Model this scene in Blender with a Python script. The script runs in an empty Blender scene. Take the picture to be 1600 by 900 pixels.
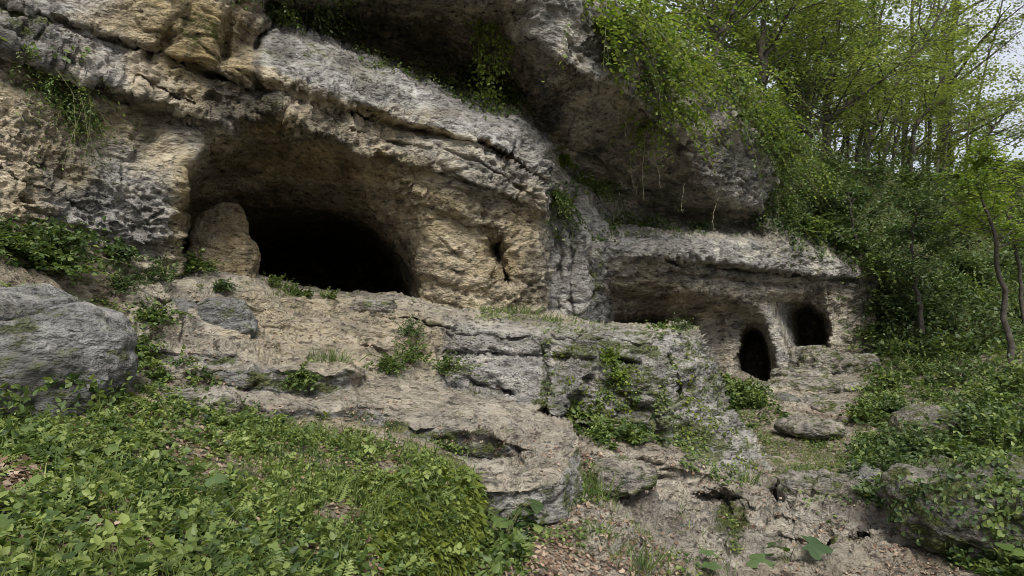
import bpy, math, random
import numpy as np
from mathutils import Vector
from mathutils.geometry import delaunay_2d_cdt

random.seed(7)
RNG = np.random.default_rng(7)
sc = bpy.context.scene
col = sc.collection

# ------------------------------------------------------------------ camera, world, sun, exposure
F = 1043.0                       # focal length of the photograph in its own pixels (1600 wide)
PITCH = math.atan(70 / F)
EYE = np.array([0.0, 0.0, 1.6])
cam_d = bpy.data.cameras.new('camera')
cam_d.sensor_width = 36.0
cam_d.lens = 36.0 * F / 1600.0
cam_d.clip_start = 0.05
cam_d.clip_end = 3000
cam = bpy.data.objects.new('camera', cam_d)
cam.location = EYE
cam.rotation_euler = (math.pi / 2 + PITCH, 0, 0)
col.objects.link(cam)
sc.camera = cam

SUN_EL, SUN_AZ = math.radians(50), math.radians(172)     # azimuth measured clockwise from +Y: behind and right of the viewer
w = bpy.data.worlds.new('World')
sc.world = w
w.use_nodes = True
wn, wl = w.node_tree.nodes, w.node_tree.links
wn.clear()
sky = wn.new('ShaderNodeTexSky')
sky.sky_type = 'NISHITA'
sky.sun_disc = False
sky.sun_elevation = SUN_EL
sky.sun_rotation = SUN_AZ
sky.dust_density = 4.0
mixw = wn.new('ShaderNodeMixRGB')
mixw.inputs[0].default_value = 0.78
mixw.inputs[2].default_value = (6.6, 6.9, 7.5, 1)         # cloud layer over the blue
bg = wn.new('ShaderNodeBackground')
bg.inputs[1].default_value = 0.068
wo = wn.new('ShaderNodeOutputWorld')
wl.new(sky.outputs[0], mixw.inputs[1])
wl.new(mixw.outputs[0], bg.inputs[0])
wl.new(bg.outputs[0], wo.inputs[0])

sun_d = bpy.data.lights.new('sun', 'SUN')
sun_d.energy = 2.7
sun_d.angle = math.radians(24)
sun_d.color = (1.0, 0.96, 0.88)
sun = bpy.data.objects.new('sun', sun_d)
sd = Vector((math.sin(SUN_AZ) * math.cos(SUN_EL), math.cos(SUN_AZ) * math.cos(SUN_EL), math.sin(SUN_EL)))
sun.rotation_euler = sd.to_track_quat('Z', 'Y').to_euler()
col.objects.link(sun)
sc.view_settings.view_transform = 'Standard'
sc.view_settings.look = 'None'
sc.view_settings.exposure = 0.92
sc.view_settings.gamma = 1.0
sc.cycles.max_bounces = 6
sc.cycles.diffuse_bounces = 4
sc.cycles.transmission_bounces = 4
sc.cycles.use_denoising = True
sc.cycles.filter_width = 0.85

# ------------------------------------------------------------------ picture position + distance -> place
SP, CP = math.sin(PITCH), math.cos(PITCH)
def place(px, py, D):
    px, py, D = np.asarray(px, float), np.asarray(py, float), np.asarray(D, float)
    xc, yc = (px - 800) / F, (450 - py) / F
    return np.stack([D * xc, D * (CP - yc * SP), EYE[2] + D * (SP + yc * CP)], -1)
def dist_for(py, h):             # distance of a ground point h metres above the eye (negative: below)
    return h / (SP + (450 - py) / F * CP)
def val(p):
    return p[2] if p[2] > 0 else dist_for(p[1], p[2])

# ------------------------------------------------------------------ noise
def _h(ix, iy, iz, s):
    n = (ix * 374761393 + iy * 668265263 + iz * 2147483647 + s * 1274126177) & 0xFFFFFFFF
    n = ((n ^ (n >> 13)) * 1274126177) & 0xFFFFFFFF
    n = ((n ^ (n >> 16)) * 2246822519) & 0xFFFFFFFF
    return (n ^ (n >> 15)) & 0xFFFFFFFF
def vnoise(P, seed=0):           # gradient noise, about -1..1
    P = np.asarray(P, np.float32)
    i = np.floor(P).astype(np.int64)
    f = P - i
    u = f * f * f * (f * (f * 6 - 15) + 10)
    out = 0
    for dx in (0, 1):
        wx = u[..., 0] if dx else 1 - u[..., 0]
        for dy in (0, 1):
            wy = u[..., 1] if dy else 1 - u[..., 1]
            for dz in (0, 1):
                wz = u[..., 2] if dz else 1 - u[..., 2]
                h = _h(i[..., 0] + dx, i[..., 1] + dy, i[..., 2] + dz, seed)
                gx = ((h & 1023) / 511.5 - 1).astype(np.float32)
                gy = (((h >> 10) & 1023) / 511.5 - 1).astype(np.float32)
                gz = (((h >> 20) & 1023) / 511.5 - 1).astype(np.float32)
                out = out + wx * wy * wz * (gx * (f[..., 0] - dx) + gy * (f[..., 1] - dy) + gz * (f[..., 2] - dz))
    return out * 1.3
def fbm(P, octs, seed=0, gain=0.5):
    a, s, t = 1.0, 0.0, 0.0
    for o in range(octs):
        s = s + a * vnoise(P * (2.03 ** o) + 17.3 * o, seed + o)
        t += a
        a *= gain
    return s / t
def ridged(P, octs, seed=0):
    a, s, t = 1.0, 0.0, 0.0
    for o in range(octs):
        s = s + a * (1 - 2.4 * np.abs(vnoise(P * (2.1 ** o) + 9.1 * o, seed + o)))
        t += a
        a *= 0.5
    return s / t
def cells(P, seed=0):            # distance to nearest and second nearest scattered point, and a random value of the cell
    P = np.asarray(P, np.float32)
    i = np.floor(P).astype(np.int64)
    d1 = np.full(P.shape[:-1], 9.0, np.float32); d2 = d1.copy(); idv = np.zeros(P.shape[:-1], np.float32)
    for dx in (-1, 0, 1):
        for dy in (-1, 0, 1):
            for dz in (-1, 0, 1):
                h = _h(i[..., 0] + dx, i[..., 1] + dy, i[..., 2] + dz, seed)
                qx = i[..., 0] + dx + (h & 1023) / 1023.0 - P[..., 0]
                qy = i[..., 1] + dy + ((h >> 10) & 1023) / 1023.0 - P[..., 1]
                qz = i[..., 2] + dz + ((h >> 20) & 1023) / 1023.0 - P[..., 2]
                d = np.sqrt(qx * qx + qy * qy + qz * qz)
                near = d < d1
                d2 = np.where(near, d1, np.minimum(d2, d))
                idv = np.where(near, (h & 255) / 255.0, idv)
                d1 = np.where(near, d, d1)
    return d1, d2, idv

# ------------------------------------------------------------------ small tools in picture coordinates (used to lay out real surfaces)
def seg_dist(X, Y, line):
    best = np.full(X.shape, 1e9)
    for (x0, y0), (x1, y1) in zip(line[:-1], line[1:]):
        dx, dy = x1 - x0, y1 - y0
        t = np.clip(((X - x0) * dx + (Y - y0) * dy) / (dx * dx + dy * dy + 1e-9), 0, 1)
        best = np.minimum(best, np.hypot(X - x0 - t * dx, Y - y0 - t * dy))
    return best
def in_poly(X, Y, poly):
    r = np.zeros(X.shape, bool)
    n = len(poly)
    for k in range(n):
        x0, y0 = poly[k]; x1, y1 = poly[(k + 1) % n]
        c = ((y0 > Y) != (y1 > Y)) & (X < (x1 - x0) * (Y - y0) / ((y1 - y0) or 1e-9) + x0)
        r ^= c
    return r
def soft_poly(X, Y, poly, feather):
    d = seg_dist(X, Y, list(poly) + [poly[0]])
    s = np.where(in_poly(X, Y, poly), d, -d)
    return np.clip(s / feather + 0.5, 0, 1)
def blur(A, M, r):
    k = np.exp(-0.5 * (np.arange(-2 * r, 2 * r + 1) / r) ** 2) if r > 0 else np.ones(1)
    for ax in (0, 1):
        n, dn = np.zeros_like(A), np.zeros_like(A)
        h = len(k) // 2
        Ap, Mp = np.pad(A * M, h, mode='edge'), np.pad(M.astype(float), h, mode='edge')
        for j, kv in enumerate(k):
            sl = (slice(j, j + A.shape[0]), slice(h, h + A.shape[1])) if ax == 0 else (slice(h, h + A.shape[0]), slice(j, j + A.shape[1]))
            n += kv * Ap[sl]; dn += kv * Mp[sl]
        A = np.where(dn > 1e-6, n / np.maximum(dn, 1e-6), A)
    return A
def axis(lo, a, b, hi, fine, coarse):
    return np.concatenate([np.arange(lo, a, coarse), np.arange(a, b, fine), np.arange(b, hi + coarse, coarse)]).astype(float)

LAYERS = {}
class Layer:
    """A continuous rock or soil surface: feature lines of known distance, triangulated, refined and roughened in world space."""
    def __init__(self, name, lines, xs, ys, outline=None, smooth=2, ops=(), amp=1.0, style='rock', slabs=None):
        self.xs, self.ys = xs, ys
        pts, edges = [], []
        for ln in lines:
            b = len(pts)
            pts += [(p[0], p[1], 1.0 / val(p)) for p in ln]
            edges += [(b + k, b + k + 1) for k in range(len(ln) - 1)]
        v2, e2, f2, ov, oe, of = delaunay_2d_cdt([Vector(p[:2]) for p in pts], edges, [], 0, 1e-4, True)
        P0 = np.array(pts)
        V = np.array([(v.x, v.y) for v in v2])
        I = np.zeros(len(V))
        for k, o in enumerate(ov):
            if o: I[k] = P0[o[0], 2]
            else:
                d = np.hypot(P0[:, 0] - V[k, 0], P0[:, 1] - V[k, 1])
                q = np.argsort(d)[:4]; ww = 1 / (d[q] + 1)
                I[k] = (P0[q, 2] * ww).sum() / ww.sum()
        X, Y = np.meshgrid(xs, ys)
        G = np.full(X.shape, np.nan)
        for f in f2:
            a, b, c = V[f[0]], V[f[1]], V[f[2]]
            i0, i1 = np.searchsorted(xs, [min(a[0], b[0], c[0]) - .01, max(a[0], b[0], c[0]) + .01])
            j0, j1 = np.searchsorted(ys, [min(a[1], b[1], c[1]) - .01, max(a[1], b[1], c[1]) + .01])
            if i1 <= i0 or j1 <= j0: continue
            x, y = X[j0:j1, i0:i1], Y[j0:j1, i0:i1]
            den = (b[1] - c[1]) * (a[0] - c[0]) + (c[0] - b[0]) * (a[1] - c[1])
            if abs(den) < 1e-9: continue
            wa = ((b[1] - c[1]) * (x - c[0]) + (c[0] - b[0]) * (y - c[1])) / den
            wb = ((c[1] - a[1]) * (x - c[0]) + (a[0] - c[0]) * (y - c[1])) / den
            wc = 1 - wa - wb
            m = (wa >= -1e-6) & (wb >= -1e-6) & (wc >= -1e-6)
            G[j0:j1, i0:i1][m] = (wa * I[f[0]] + wb * I[f[1]] + wc * I[f[2]])[m]
        M = ~np.isnan(G)
        G = np.where(M, G, 0.1)
        if smooth: G = blur(G, M, smooth)
        D = 1.0 / np.maximum(G, 1e-3)
        wp = np.stack([X / 26, Y / 26, X * 0], -1)
        X0, Y0 = X, Y
        wx_, wy_ = 7 * fbm(wp, 3, 71), 7 * fbm(wp, 3, 75)
        vary = np.clip(0.75 + 1.3 * vnoise(wp * .6, 79), .15, 1.5)
        for kind, line, a, wd in ops:
            X, Y = X0 + wx_, Y0 + wy_; a = a * vary
            d = seg_dist(X, Y, line)
            if kind == 'groove':                     # joint or crack
                D = D + a * np.exp(-(d / wd) ** 2)
            elif kind == 'under':                    # overhanging edge: recess below the line
                lx, ly = [p[0] for p in line], [p[1] for p in line]
                s = Y - np.interp(X, lx, ly)
                end = np.clip(1 - np.maximum(lx[0] - X, X - lx[-1]) / 25.0, 0, 1)
                prof = np.clip(s / 3.0, 0, 1) * np.clip(1 - s / wd, 0, 1)
                D = D + a * prof * end
        X, Y = X0, Y0
        if outline is not None: M &= in_poly(X, Y, outline)
        base = place(X, Y, D)
        sm = place(X, Y, blur(D, M, 3))
        def normals(Q):
            du, dv = np.gradient(Q, axis=1), np.gradient(Q, axis=0)
            n = np.cross(du, dv)
            n /= np.linalg.norm(n, axis=-1, keepdims=True) + 1e-9
            view = Q - EYE
            n *= -np.sign((n * view).sum(-1, keepdims=True) + 1e-12)
            return n
        N = normals(sm)
        Q = base
        W = Q + 0.35 * np.stack([vnoise(Q * 0.9, 51), vnoise(Q * 0.9, 52), vnoise(Q * 0.9, 53)], -1)
        if style == 'rock':
            bed = W * np.array([1.0, 1.0, 2.6])
            h = 0.11 * fbm(bed * 1.1, 3, 3)
            h += 0.055 * ridged(bed * 2.2, 4, 11)
            d1, d2, idv = cells(W * np.array([2.6, 2.6, 4.2]), 5)       # broken blocks
            h += 0.07 * (idv - .5) * np.clip((d2 - d1) * 5, 0, 1) - 0.035 * np.clip(1 - (d2 - d1) * 9, 0, 1)
            d1, d2, idv = cells(W * 8.5 + 0.4 * np.stack([vnoise(Q * 9, 61)] * 3, -1), 8)   # pits and chips
            ro = np.clip(0.5 + 2.2 * vnoise(Q * np.array([.9, .9, 1.4]), 97), .2, 1.25)
            h += ro * (0.085 * (idv - .5) * np.clip((d2 - d1) * 5, 0, 1) - 0.09 * np.clip(0.42 - d1, 0, 1))
            if slabs is not None:                     # broken plates of bedrock standing a little above each other
                Ws = Q + 0.12 * np.stack([fbm(Q * 2.2, 3, 151), fbm(Q * 2.2, 3, 152), Q[..., 2] * 0], -1)
                for sc_, am, sd_ in ((1.35, 0.20, 21), (3.4, 0.07, 22)):
                    d1, d2, idv = cells(Ws * np.array([sc_, sc_ * 1.5, sc_ * .8]), sd_)
                    h += slabs(X, Y) * am * ((idv - .5) * np.clip((d2 - d1) * 9, 0, 1) - .22 * np.clip(1 - (d2 - d1) * 14, 0, 1))
            h += ro * 0.05 * fbm(Q * 12, 3, 31)
            h += ro * 0.03 * ridged(Q * 19, 2, 41)
        else:
            h = 0.06 * fbm(Q * 1.2, 3, 3) + 0.02 * ridged(Q * 4, 3, 11) + 0.010 * fbm(Q * 18, 3, 31)
        if callable(amp): h = h * amp(X, Y)
        else: h = h * amp
        Q = Q + N * h[..., None]
        self.X, self.Y, self.M, self.Q, self.D = X, Y, M, Q, D
        self.N = normals(Q)
        self.NS = N
        self.name = name
        LAYERS[name] = self
    def at(self, px, py):
        i = np.clip(np.searchsorted(self.xs, px), 0, len(self.xs) - 1)
        j = np.clip(np.searchsorted(self.ys, py), 0, len(self.ys) - 1)
        return self.Q[j, i], self.NS[j, i], self.M[j, i]
    def mesh(self, name, mat, region=None, attrs=None):
        M = self.M[:-1, :-1] & self.M[1:, :-1] & self.M[:-1, 1:] & self.M[1:, 1:]
        if region is not None: M = M & region[:-1, :-1]
        J, Ic = np.nonzero(M)
        nx = len(self.xs)
        q = np.stack([J * nx + Ic, (J + 1) * nx + Ic, (J + 1) * nx + Ic + 1, J * nx + Ic + 1], -1)
        used, inv = np.unique(q.ravel(), return_inverse=True)
        me = mesh_np(name, self.Q.reshape(-1, 3)[used], inv.reshape(-1, 4))
        for an, A in (attrs or {}).items():
            at = me.attributes.new(an, 'FLOAT_COLOR', 'POINT')
            c = np.ones((len(used), 4), np.float32)
            c[:, :3] = A.reshape(-1, 3)[used]
            at.data.foreach_set('color', c.ravel())
        me.materials.append(mat)
        me.polygons.foreach_set('use_smooth', np.ones(len(me.polygons), bool))
        o = bpy.data.objects.new(name, me)
        col.objects.link(o)
        return o

def mesh_np(name, V, Fq):
    me = bpy.data.meshes.new(name)
    V = np.ascontiguousarray(V, np.float32)
    Fq = np.ascontiguousarray(Fq, np.int32)
    k = Fq.shape[1]
    me.vertices.add(len(V)); me.vertices.foreach_set('co', V.ravel())
    me.loops.add(Fq.size); me.loops.foreach_set('vertex_index', Fq.ravel())
    me.polygons.add(len(Fq))
    me.polygons.foreach_set('loop_start', np.arange(0, Fq.size, k, dtype=np.int32))
    me.update(calc_edges=True)
    return me
def tag(o, label=None, cat=None, group=None, kind=None):
    if label: o['label'] = label
    if cat: o['category'] = cat
    if group: o['group'] = group
    if kind: o['kind'] = kind
    return o
def empty(name, loc):
    o = bpy.data.objects.new(name, None)
    o.location = loc
    o.empty_display_size = 0.1
    col.objects.link(o)
    return o

# ------------------------------------------------------------------ materials
def ramp(nt, fac, stops):
    r = nt.nodes.new('ShaderNodeValToRGB')
    while len(r.color_ramp.elements) < len(stops): r.color_ramp.elements.new(0.5)
    for e, (p, c) in zip(r.color_ramp.elements, stops):
        e.position = p; e.color = (*c, 1) if len(c) == 3 else c
    nt.links.new(fac, r.inputs[0])
    return r.outputs[0]
def tex(nt, kind, scale, coord, detail=6, rough=0.6, **kw):
    n = nt.nodes.new(kind)
    n.inputs['Scale'].default_value = scale
    if 'Detail' in n.inputs: n.inputs['Detail'].default_value = detail
    if 'Roughness' in n.inputs: n.inputs['Roughness'].default_value = rough
    for k, v in kw.items(): setattr(n, k, v)
    nt.links.new(coord, n.inputs['Vector'])
    return n
def mix(nt, fac, a, b, mode='MIX'):
    m = nt.nodes.new('ShaderNodeMixRGB'); m.blend_type = mode
    for k, (s, v) in enumerate(zip(m.inputs, (fac, a, b))):
        if isinstance(v, bpy.types.NodeSocket): nt.links.new(v, s)
        elif isinstance(v, (int, float)): s.default_value = v if k == 0 else (v, v, v, 1)
        else: s.default_value = (*v, 1)
    return m.outputs[0]
def math_(nt, op, a, b=0.0, clamp=False):
    m = nt.nodes.new('ShaderNodeMath'); m.operation = op; m.use_clamp = clamp
    for s, v in zip(m.inputs, (a, b)):
        if isinstance(v, bpy.types.NodeSocket): nt.links.new(v, s)
        else: s.default_value = v
    return m.outputs[0]

def rock_material(name, attr=True, grey=(0.37, 0.36, 0.345), tan=(0.45, 0.375, 0.255), fixed=(0.0, 0.25, 0.1), soil=0.0, ochre=0.0, crustiness=0.60):
    m = bpy.data.materials.new(name); m.use_nodes = True
    nt = m.node_tree; nt.nodes.clear()
    geo = nt.nodes.new('ShaderNodeNewGeometry')
    co = geo.outputs['Position']
    if attr:
        a = nt.nodes.new('ShaderNodeAttribute'); a.attribute_name = 'wear_shade'
        s = nt.nodes.new('ShaderNodeSeparateColor'); nt.links.new(a.outputs['Color'], s.inputs[0])
        t_, ms, st = s.outputs
        a2 = nt.nodes.new('ShaderNodeAttribute'); a2.attribute_name = 'cover'
        s2 = nt.nodes.new('ShaderNodeSeparateColor'); nt.links.new(a2.outputs['Color'], s2.inputs[0])
        so, pale, och = s2.outputs
    else:
        def v(x):
            n = nt.nodes.new('ShaderNodeValue'); n.outputs[0].default_value = x; return n.outputs[0]
        t_, ms, st = (v(x) for x in fixed); so = v(soil); pale = v(0.3); och = v(ochre)
    def stretch(v):
        m_ = nt.nodes.new('ShaderNodeVectorMath'); m_.operation = 'MULTIPLY'; m_.inputs[1].default_value = v
        nt.links.new(co, m_.inputs[0]); return m_.outputs[0]
    bed = stretch((1.0, 1.0, 2.3)); drip = stretch((3.2, 3.2, 0.32))
    n1 = tex(nt, 'ShaderNodeTexNoise', 1.3, co, 8, 0.6)
    n2 = tex(nt, 'ShaderNodeTexNoise', 5.0, bed, 9, 0.66, normalize=True)
    n3 = tex(nt, 'ShaderNodeTexNoise', 30.0, co, 5, 0.65)
    n4 = tex(nt, 'ShaderNodeTexNoise', 3.1, co, 9, 0.68)
    n5 = tex(nt, 'ShaderNodeTexNoise', 9.5, bed, 6, 0.66)
    n6 = tex(nt, 'ShaderNodeTexNoise', 2.6, bed, 11, 0.70)
    n7 = tex(nt, 'ShaderNodeTexNoise', 1.0, drip, 7, 0.62)
    nm = tex(nt, 'ShaderNodeTexNoise', 2.1, stretch((1.0, 1.2, 1.6)), 4, 0.55)
    rough = ramp(nt, nm.outputs[0], [(0.40, (0.12, 0.12, 0.12)), (0.60, (1, 1, 1))])       # where the surface is chipped, where it is worn smooth
    # warm against grey, the border broken by noise
    f = math_(nt, 'ADD', t_, math_(nt, 'MULTIPLY', math_(nt, 'SUBTRACT', n1.outputs[0], 0.5), 1.6))
    f = math_(nt, 'ADD', f, math_(nt, 'MULTIPLY', math_(nt, 'SUBTRACT', n6.outputs[0], 0.5), 2.2), True)
    warm = ramp(nt, n2.outputs[0], [(0.30, tuple(c * 0.55 for c in tan)), (0.45, tan), (0.58, tuple(c * 1.2 for c in tan)), (0.72, (tan[0] * 1.35, tan[1] * 1.25, tan[2] * 1.15))])
    cold = ramp(nt, n2.outputs[0], [(0.30, tuple(c * 0.45 for c in grey)), (0.43, tuple(c * 0.95 for c in grey)), (0.56, tuple(c * 1.2 for c in grey)), (0.70, tuple(c * 1.6 for c in grey))])
    c = mix(nt, f, cold, warm)
    # pale lichen crusts and dark algae, in patches drawn out along the beds
    lich = ramp(nt, n6.outputs[0], [(0.52, (0, 0, 0)), (0.575, (1, 1, 1))])
    c = mix(nt, math_(nt, 'MULTIPLY', lich, crustiness), c, mix(nt, f, (0.57, 0.56, 0.54), (0.60, 0.54, 0.43)))
    alg = ramp(nt, n6.outputs[0], [(0.385, (1, 1, 1)), (0.445, (0, 0, 0))])
    c = mix(nt, math_(nt, 'MULTIPLY', alg, 0.65), c, mix(nt, f, (0.085, 0.083, 0.070), (0.15, 0.12, 0.07)))
    big = ramp(nt, n1.outputs[0], [(0.33, (0.62, 0.60, 0.55)), (0.5, (1.08, 1.08, 1.08)), (0.66, (1.35, 1.35, 1.35))])
    c = mix(nt, 0.9, c, big, 'MULTIPLY')
    of = math_(nt, 'MULTIPLY', math_(nt, 'ADD', och, math_(nt, 'MULTIPLY', math_(nt, 'SUBTRACT', n4.outputs[0], 0.5), 1.8), True), math_(nt, 'MULTIPLY', och, 3.0, True))
    c = mix(nt, math_(nt, 'MULTIPLY', of, 0.8), c, mix(nt, n2.outputs[0], (0.20, 0.14, 0.045), (0.50, 0.38, 0.17)))
    # fine speckle and pits only where the surface is rough
    sp = ramp(nt, n3.outputs[0], [(0.33, (0.45, 0.43, 0.40)), (0.44, (0.98, 0.98, 0.98)), (0.58, (1.05, 1.05, 1.05)), (0.70, (1.5, 1.5, 1.47))])
    c = mix(nt, math_(nt, 'MULTIPLY', rough, 0.75), c, sp, 'MULTIPLY')
    pit = ramp(nt, n5.outputs[0], [(0.365, (0.10, 0.09, 0.08)), (0.405, (0.95, 0.95, 0.95)), (0.60, (1.08, 1.08, 1.08)), (0.66, (1.45, 1.43, 1.4))])
    c = mix(nt, math_(nt, 'MULTIPLY', math_(nt, 'ADD', rough, 0.25, True), 0.85), c, pit, 'MULTIPLY')
    sep = nt.nodes.new('ShaderNodeSeparateXYZ'); nt.links.new(geo.outputs['Normal'], sep.inputs[0])
    # water streaks down steep faces
    steep = math_(nt, 'SUBTRACT', 1.0, math_(nt, 'ABSOLUTE', sep.outputs[2]), True)
    stk = ramp(nt, n7.outputs[0], [(0.37, (1, 1, 1)), (0.455, (0, 0, 0))])
    c = mix(nt, math_(nt, 'MULTIPLY', math_(nt, 'MULTIPLY', stk, steep), 0.6), c, (0.075, 0.07, 0.055))
    # pale weathered crust on faces turned to the sky
    up = math_(nt, 'MULTIPLY', math_(nt, 'SUBTRACT', sep.outputs[2], 0.15), 0.8, True)
    crust = math_(nt, 'MULTIPLY', math_(nt, 'MULTIPLY', up, pale), math_(nt, 'MULTIPLY', n4.outputs[0], 1.5), True)
    c = mix(nt, crust, c, (0.47, 0.43, 0.36))
    # worn, dusty stone
    ns = tex(nt, 'ShaderNodeTexNoise', 4.2, co, 9, 0.62)
    soilc = ramp(nt, ns.outputs[0], [(0.32, (0.10, 0.078, 0.058)), (0.42, (0.23, 0.188, 0.138)), (0.54, (0.36, 0.305, 0.23)), (0.68, (0.49, 0.43, 0.34))])
    dust = ramp(nt, n5.outputs[0], [(0.37, (0.32, 0.28, 0.24)), (0.42, (1, 1, 1)), (1.0, (1.05, 1.05, 1.05))])
    soilc = mix(nt, 0.8, soilc, dust, 'MULTIPLY')
    soilc = mix(nt, 0.22, soilc, sp, 'MULTIPLY')
    sf = math_(nt, 'ADD', so, math_(nt, 'MULTIPLY', math_(nt, 'SUBTRACT', n4.outputs[0], 0.5), 1.8), True)
    sf = math_(nt, 'MULTIPLY', sf, math_(nt, 'GREATER_THAN', so, 0.02))
    c = mix(nt, sf, c, soilc)
    # black seep stains, plus shade painted into the caves and under the beds
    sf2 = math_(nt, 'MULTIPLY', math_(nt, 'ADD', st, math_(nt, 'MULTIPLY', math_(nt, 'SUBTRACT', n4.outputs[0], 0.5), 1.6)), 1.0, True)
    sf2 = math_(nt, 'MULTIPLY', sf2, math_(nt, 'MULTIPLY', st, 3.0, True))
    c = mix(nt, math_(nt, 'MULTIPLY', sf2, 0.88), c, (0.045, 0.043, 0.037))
    # moss
    mc = ramp(nt, n3.outputs[0], [(0.35, (0.03, 0.045, 0.008)), (0.52, (0.085, 0.11, 0.018)), (0.68, (0.17, 0.18, 0.03))])
    mf = math_(nt, 'ADD', ms, math_(nt, 'MULTIPLY', math_(nt, 'SUBTRACT', n2.outputs[0], 0.52), 3.2))
    mf = math_(nt, 'MULTIPLY', math_(nt, 'SUBTRACT', mf, 0.30), 3.0, True)
    mf = math_(nt, 'MULTIPLY', mf, math_(nt, 'MULTIPLY', ms, 3.0, True))
    c = mix(nt, math_(nt, 'MULTIPLY', mf, 0.85), c, mc)
    b = nt.nodes.new('ShaderNodeBsdfPrincipled')
    nt.links.new(c, b.inputs['Base Color'])
    b.inputs['Roughness'].default_value = 0.9
    b.inputs['Specular IOR Level'].default_value = 0.2
    vo = tex(nt, 'ShaderNodeTexVoronoi', 22.0, co, 3, 0.6)
    hh = math_(nt, 'MULTIPLY', math_(nt, 'ADD', math_(nt, 'MULTIPLY', n3.outputs[0], 0.9), math_(nt, 'MULTIPLY', vo.outputs['Distance'], 0.7)), rough)
    hh = math_(nt, 'ADD', hh, math_(nt, 'MULTIPLY', n2.outputs[0], 2.0))
    hh = math_(nt, 'ADD', hh, math_(nt, 'MULTIPLY', math_(nt, 'MAXIMUM', math_(nt, 'SUBTRACT', 0.43, n5.outputs[0]), 0.0), -9.0))
    hh = math_(nt, 'ADD', hh, math_(nt, 'MULTIPLY', n5.outputs[0], 1.2))
    bp = nt.nodes.new('ShaderNodeBump')
    bp.inputs['Strength'].default_value = 1.0
    bp.inputs['Distance'].default_value = 0.085
    nt.links.new(hh, bp.inputs['Height'])
    nt.links.new(bp.outputs[0], b.inputs['Normal'])
    o = nt.nodes.new('ShaderNodeOutputMaterial')
    nt.links.new(b.outputs[0], o.inputs[0])
    return m

def leaf_material(name, dark, mid, light, trans=0.35, rough=0.5):
    m = bpy.data.materials.new(name); m.use_nodes = True
    nt = m.node_tree; nt.nodes.clear()
    a = nt.nodes.new('ShaderNodeAttribute'); a.attribute_name = 'tint'
    c = ramp(nt, a.outputs['Fac'], [(0.0, dark), (0.5, mid), (1.0, light)])
    b = nt.nodes.new('ShaderNodeBsdfPrincipled')
    nt.links.new(c, b.inputs['Base Color'])
    b.inputs['Roughness'].default_value = rough
    b.inputs['Specular IOR Level'].default_value = 0.35
    t = nt.nodes.new('ShaderNodeBsdfTranslucent')
    tc = mix(nt, 1.0, c, (1.4, 1.45, 0.75), 'MULTIPLY')
    nt.links.new(tc, t.inputs[0])
    mx = nt.nodes.new('ShaderNodeMixShader'); mx.inputs[0].default_value = trans
    nt.links.new(b.outputs[0], mx.inputs[1]); nt.links.new(t.outputs[0], mx.inputs[2])
    o = nt.nodes.new('ShaderNodeOutputMaterial'); nt.links.new(mx.outputs[0], o.inputs[0])
    return m
def bark_material(name, a, b_):
    m = bpy.data.materials.new(name); m.use_nodes = True
    nt = m.node_tree; nt.nodes.clear()
    g = nt.nodes.new('ShaderNodeNewGeometry')
    n = tex(nt, 'ShaderNodeTexNoise', 14.0, g.outputs['Position'], 6, 0.7)
    c = ramp(nt, n.outputs[0], [(0.35, a), (0.65, b_)])
    b = nt.nodes.new('ShaderNodeBsdfPrincipled'); nt.links.new(c, b.inputs['Base Color'])
    b.inputs['Roughness'].default_value = 0.9
    bp = nt.nodes.new('ShaderNodeBump'); bp.inputs['Distance'].default_value = 0.02
    nt.links.new(n.outputs[0], bp.inputs['Height']); nt.links.new(bp.outputs[0], b.inputs['Normal'])
    o = nt.nodes.new('ShaderNodeOutputMaterial'); nt.links.new(b.outputs[0], o.inputs[0])
    return m
M_ROCK = rock_material('limestone')
M_BOULDER = rock_material('grey_limestone', False, grey=(.23, .228, .225), fixed=(-0.3, 0.3, 0.2), crustiness=.38)
M_TANROCK = rock_material('tan_limestone', False, fixed=(1.0, 0.15, 0.2), ochre=0.5)
M_MIXROCK = rock_material('trodden_limestone', False, fixed=(0.3, 0.42, 0.2), soil=0.16)
M_DARKROCK = rock_material('dark_limestone', False, grey=(.24, .235, .22), fixed=(0.15, 0.55, 0.4), crustiness=.3)  # darker, mossier version of the grey rock
M_SLOPE = rock_material('slope_earth', False, fixed=(0.6, 0.85, 0.6))
M_BARK = bark_material('bark', (0.022, 0.019, 0.015), (0.085, 0.075, 0.06))
M_ROOT = bark_material('pale_root', (0.12, 0.11, 0.075), (0.26, 0.23, 0.16))
M_STEM = bark_material('stem', (0.06, 0.07, 0.025), (0.14, 0.13, 0.06))
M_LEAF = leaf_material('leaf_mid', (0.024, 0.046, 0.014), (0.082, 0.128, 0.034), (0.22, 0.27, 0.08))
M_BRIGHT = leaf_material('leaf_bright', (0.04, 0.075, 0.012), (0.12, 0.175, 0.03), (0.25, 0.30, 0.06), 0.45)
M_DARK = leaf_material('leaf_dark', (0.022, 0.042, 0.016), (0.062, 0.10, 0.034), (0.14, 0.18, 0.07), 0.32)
M_BLUE = leaf_material('leaf_bluegreen', (0.035, 0.065, 0.025), (0.07, 0.115, 0.042), (0.13, 0.18, 0.07), 0.35)
M_CANOPY = leaf_material('leaf_canopy', (0.065, 0.095, 0.028), (0.14, 0.18, 0.05), (0.25, 0.285, 0.09), 0.55)
M_LITTER = leaf_material('dry_leaf', (0.07, 0.04, 0.025), (0.17, 0.11, 0.075), (0.36, 0.28, 0.21), 0.1, 0.8)
M_MOSSB = leaf_material('moss_blade', (0.05, 0.07, 0.01), (0.10, 0.13, 0.016), (0.17, 0.2, 0.03), 0.3, 0.8)

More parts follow.
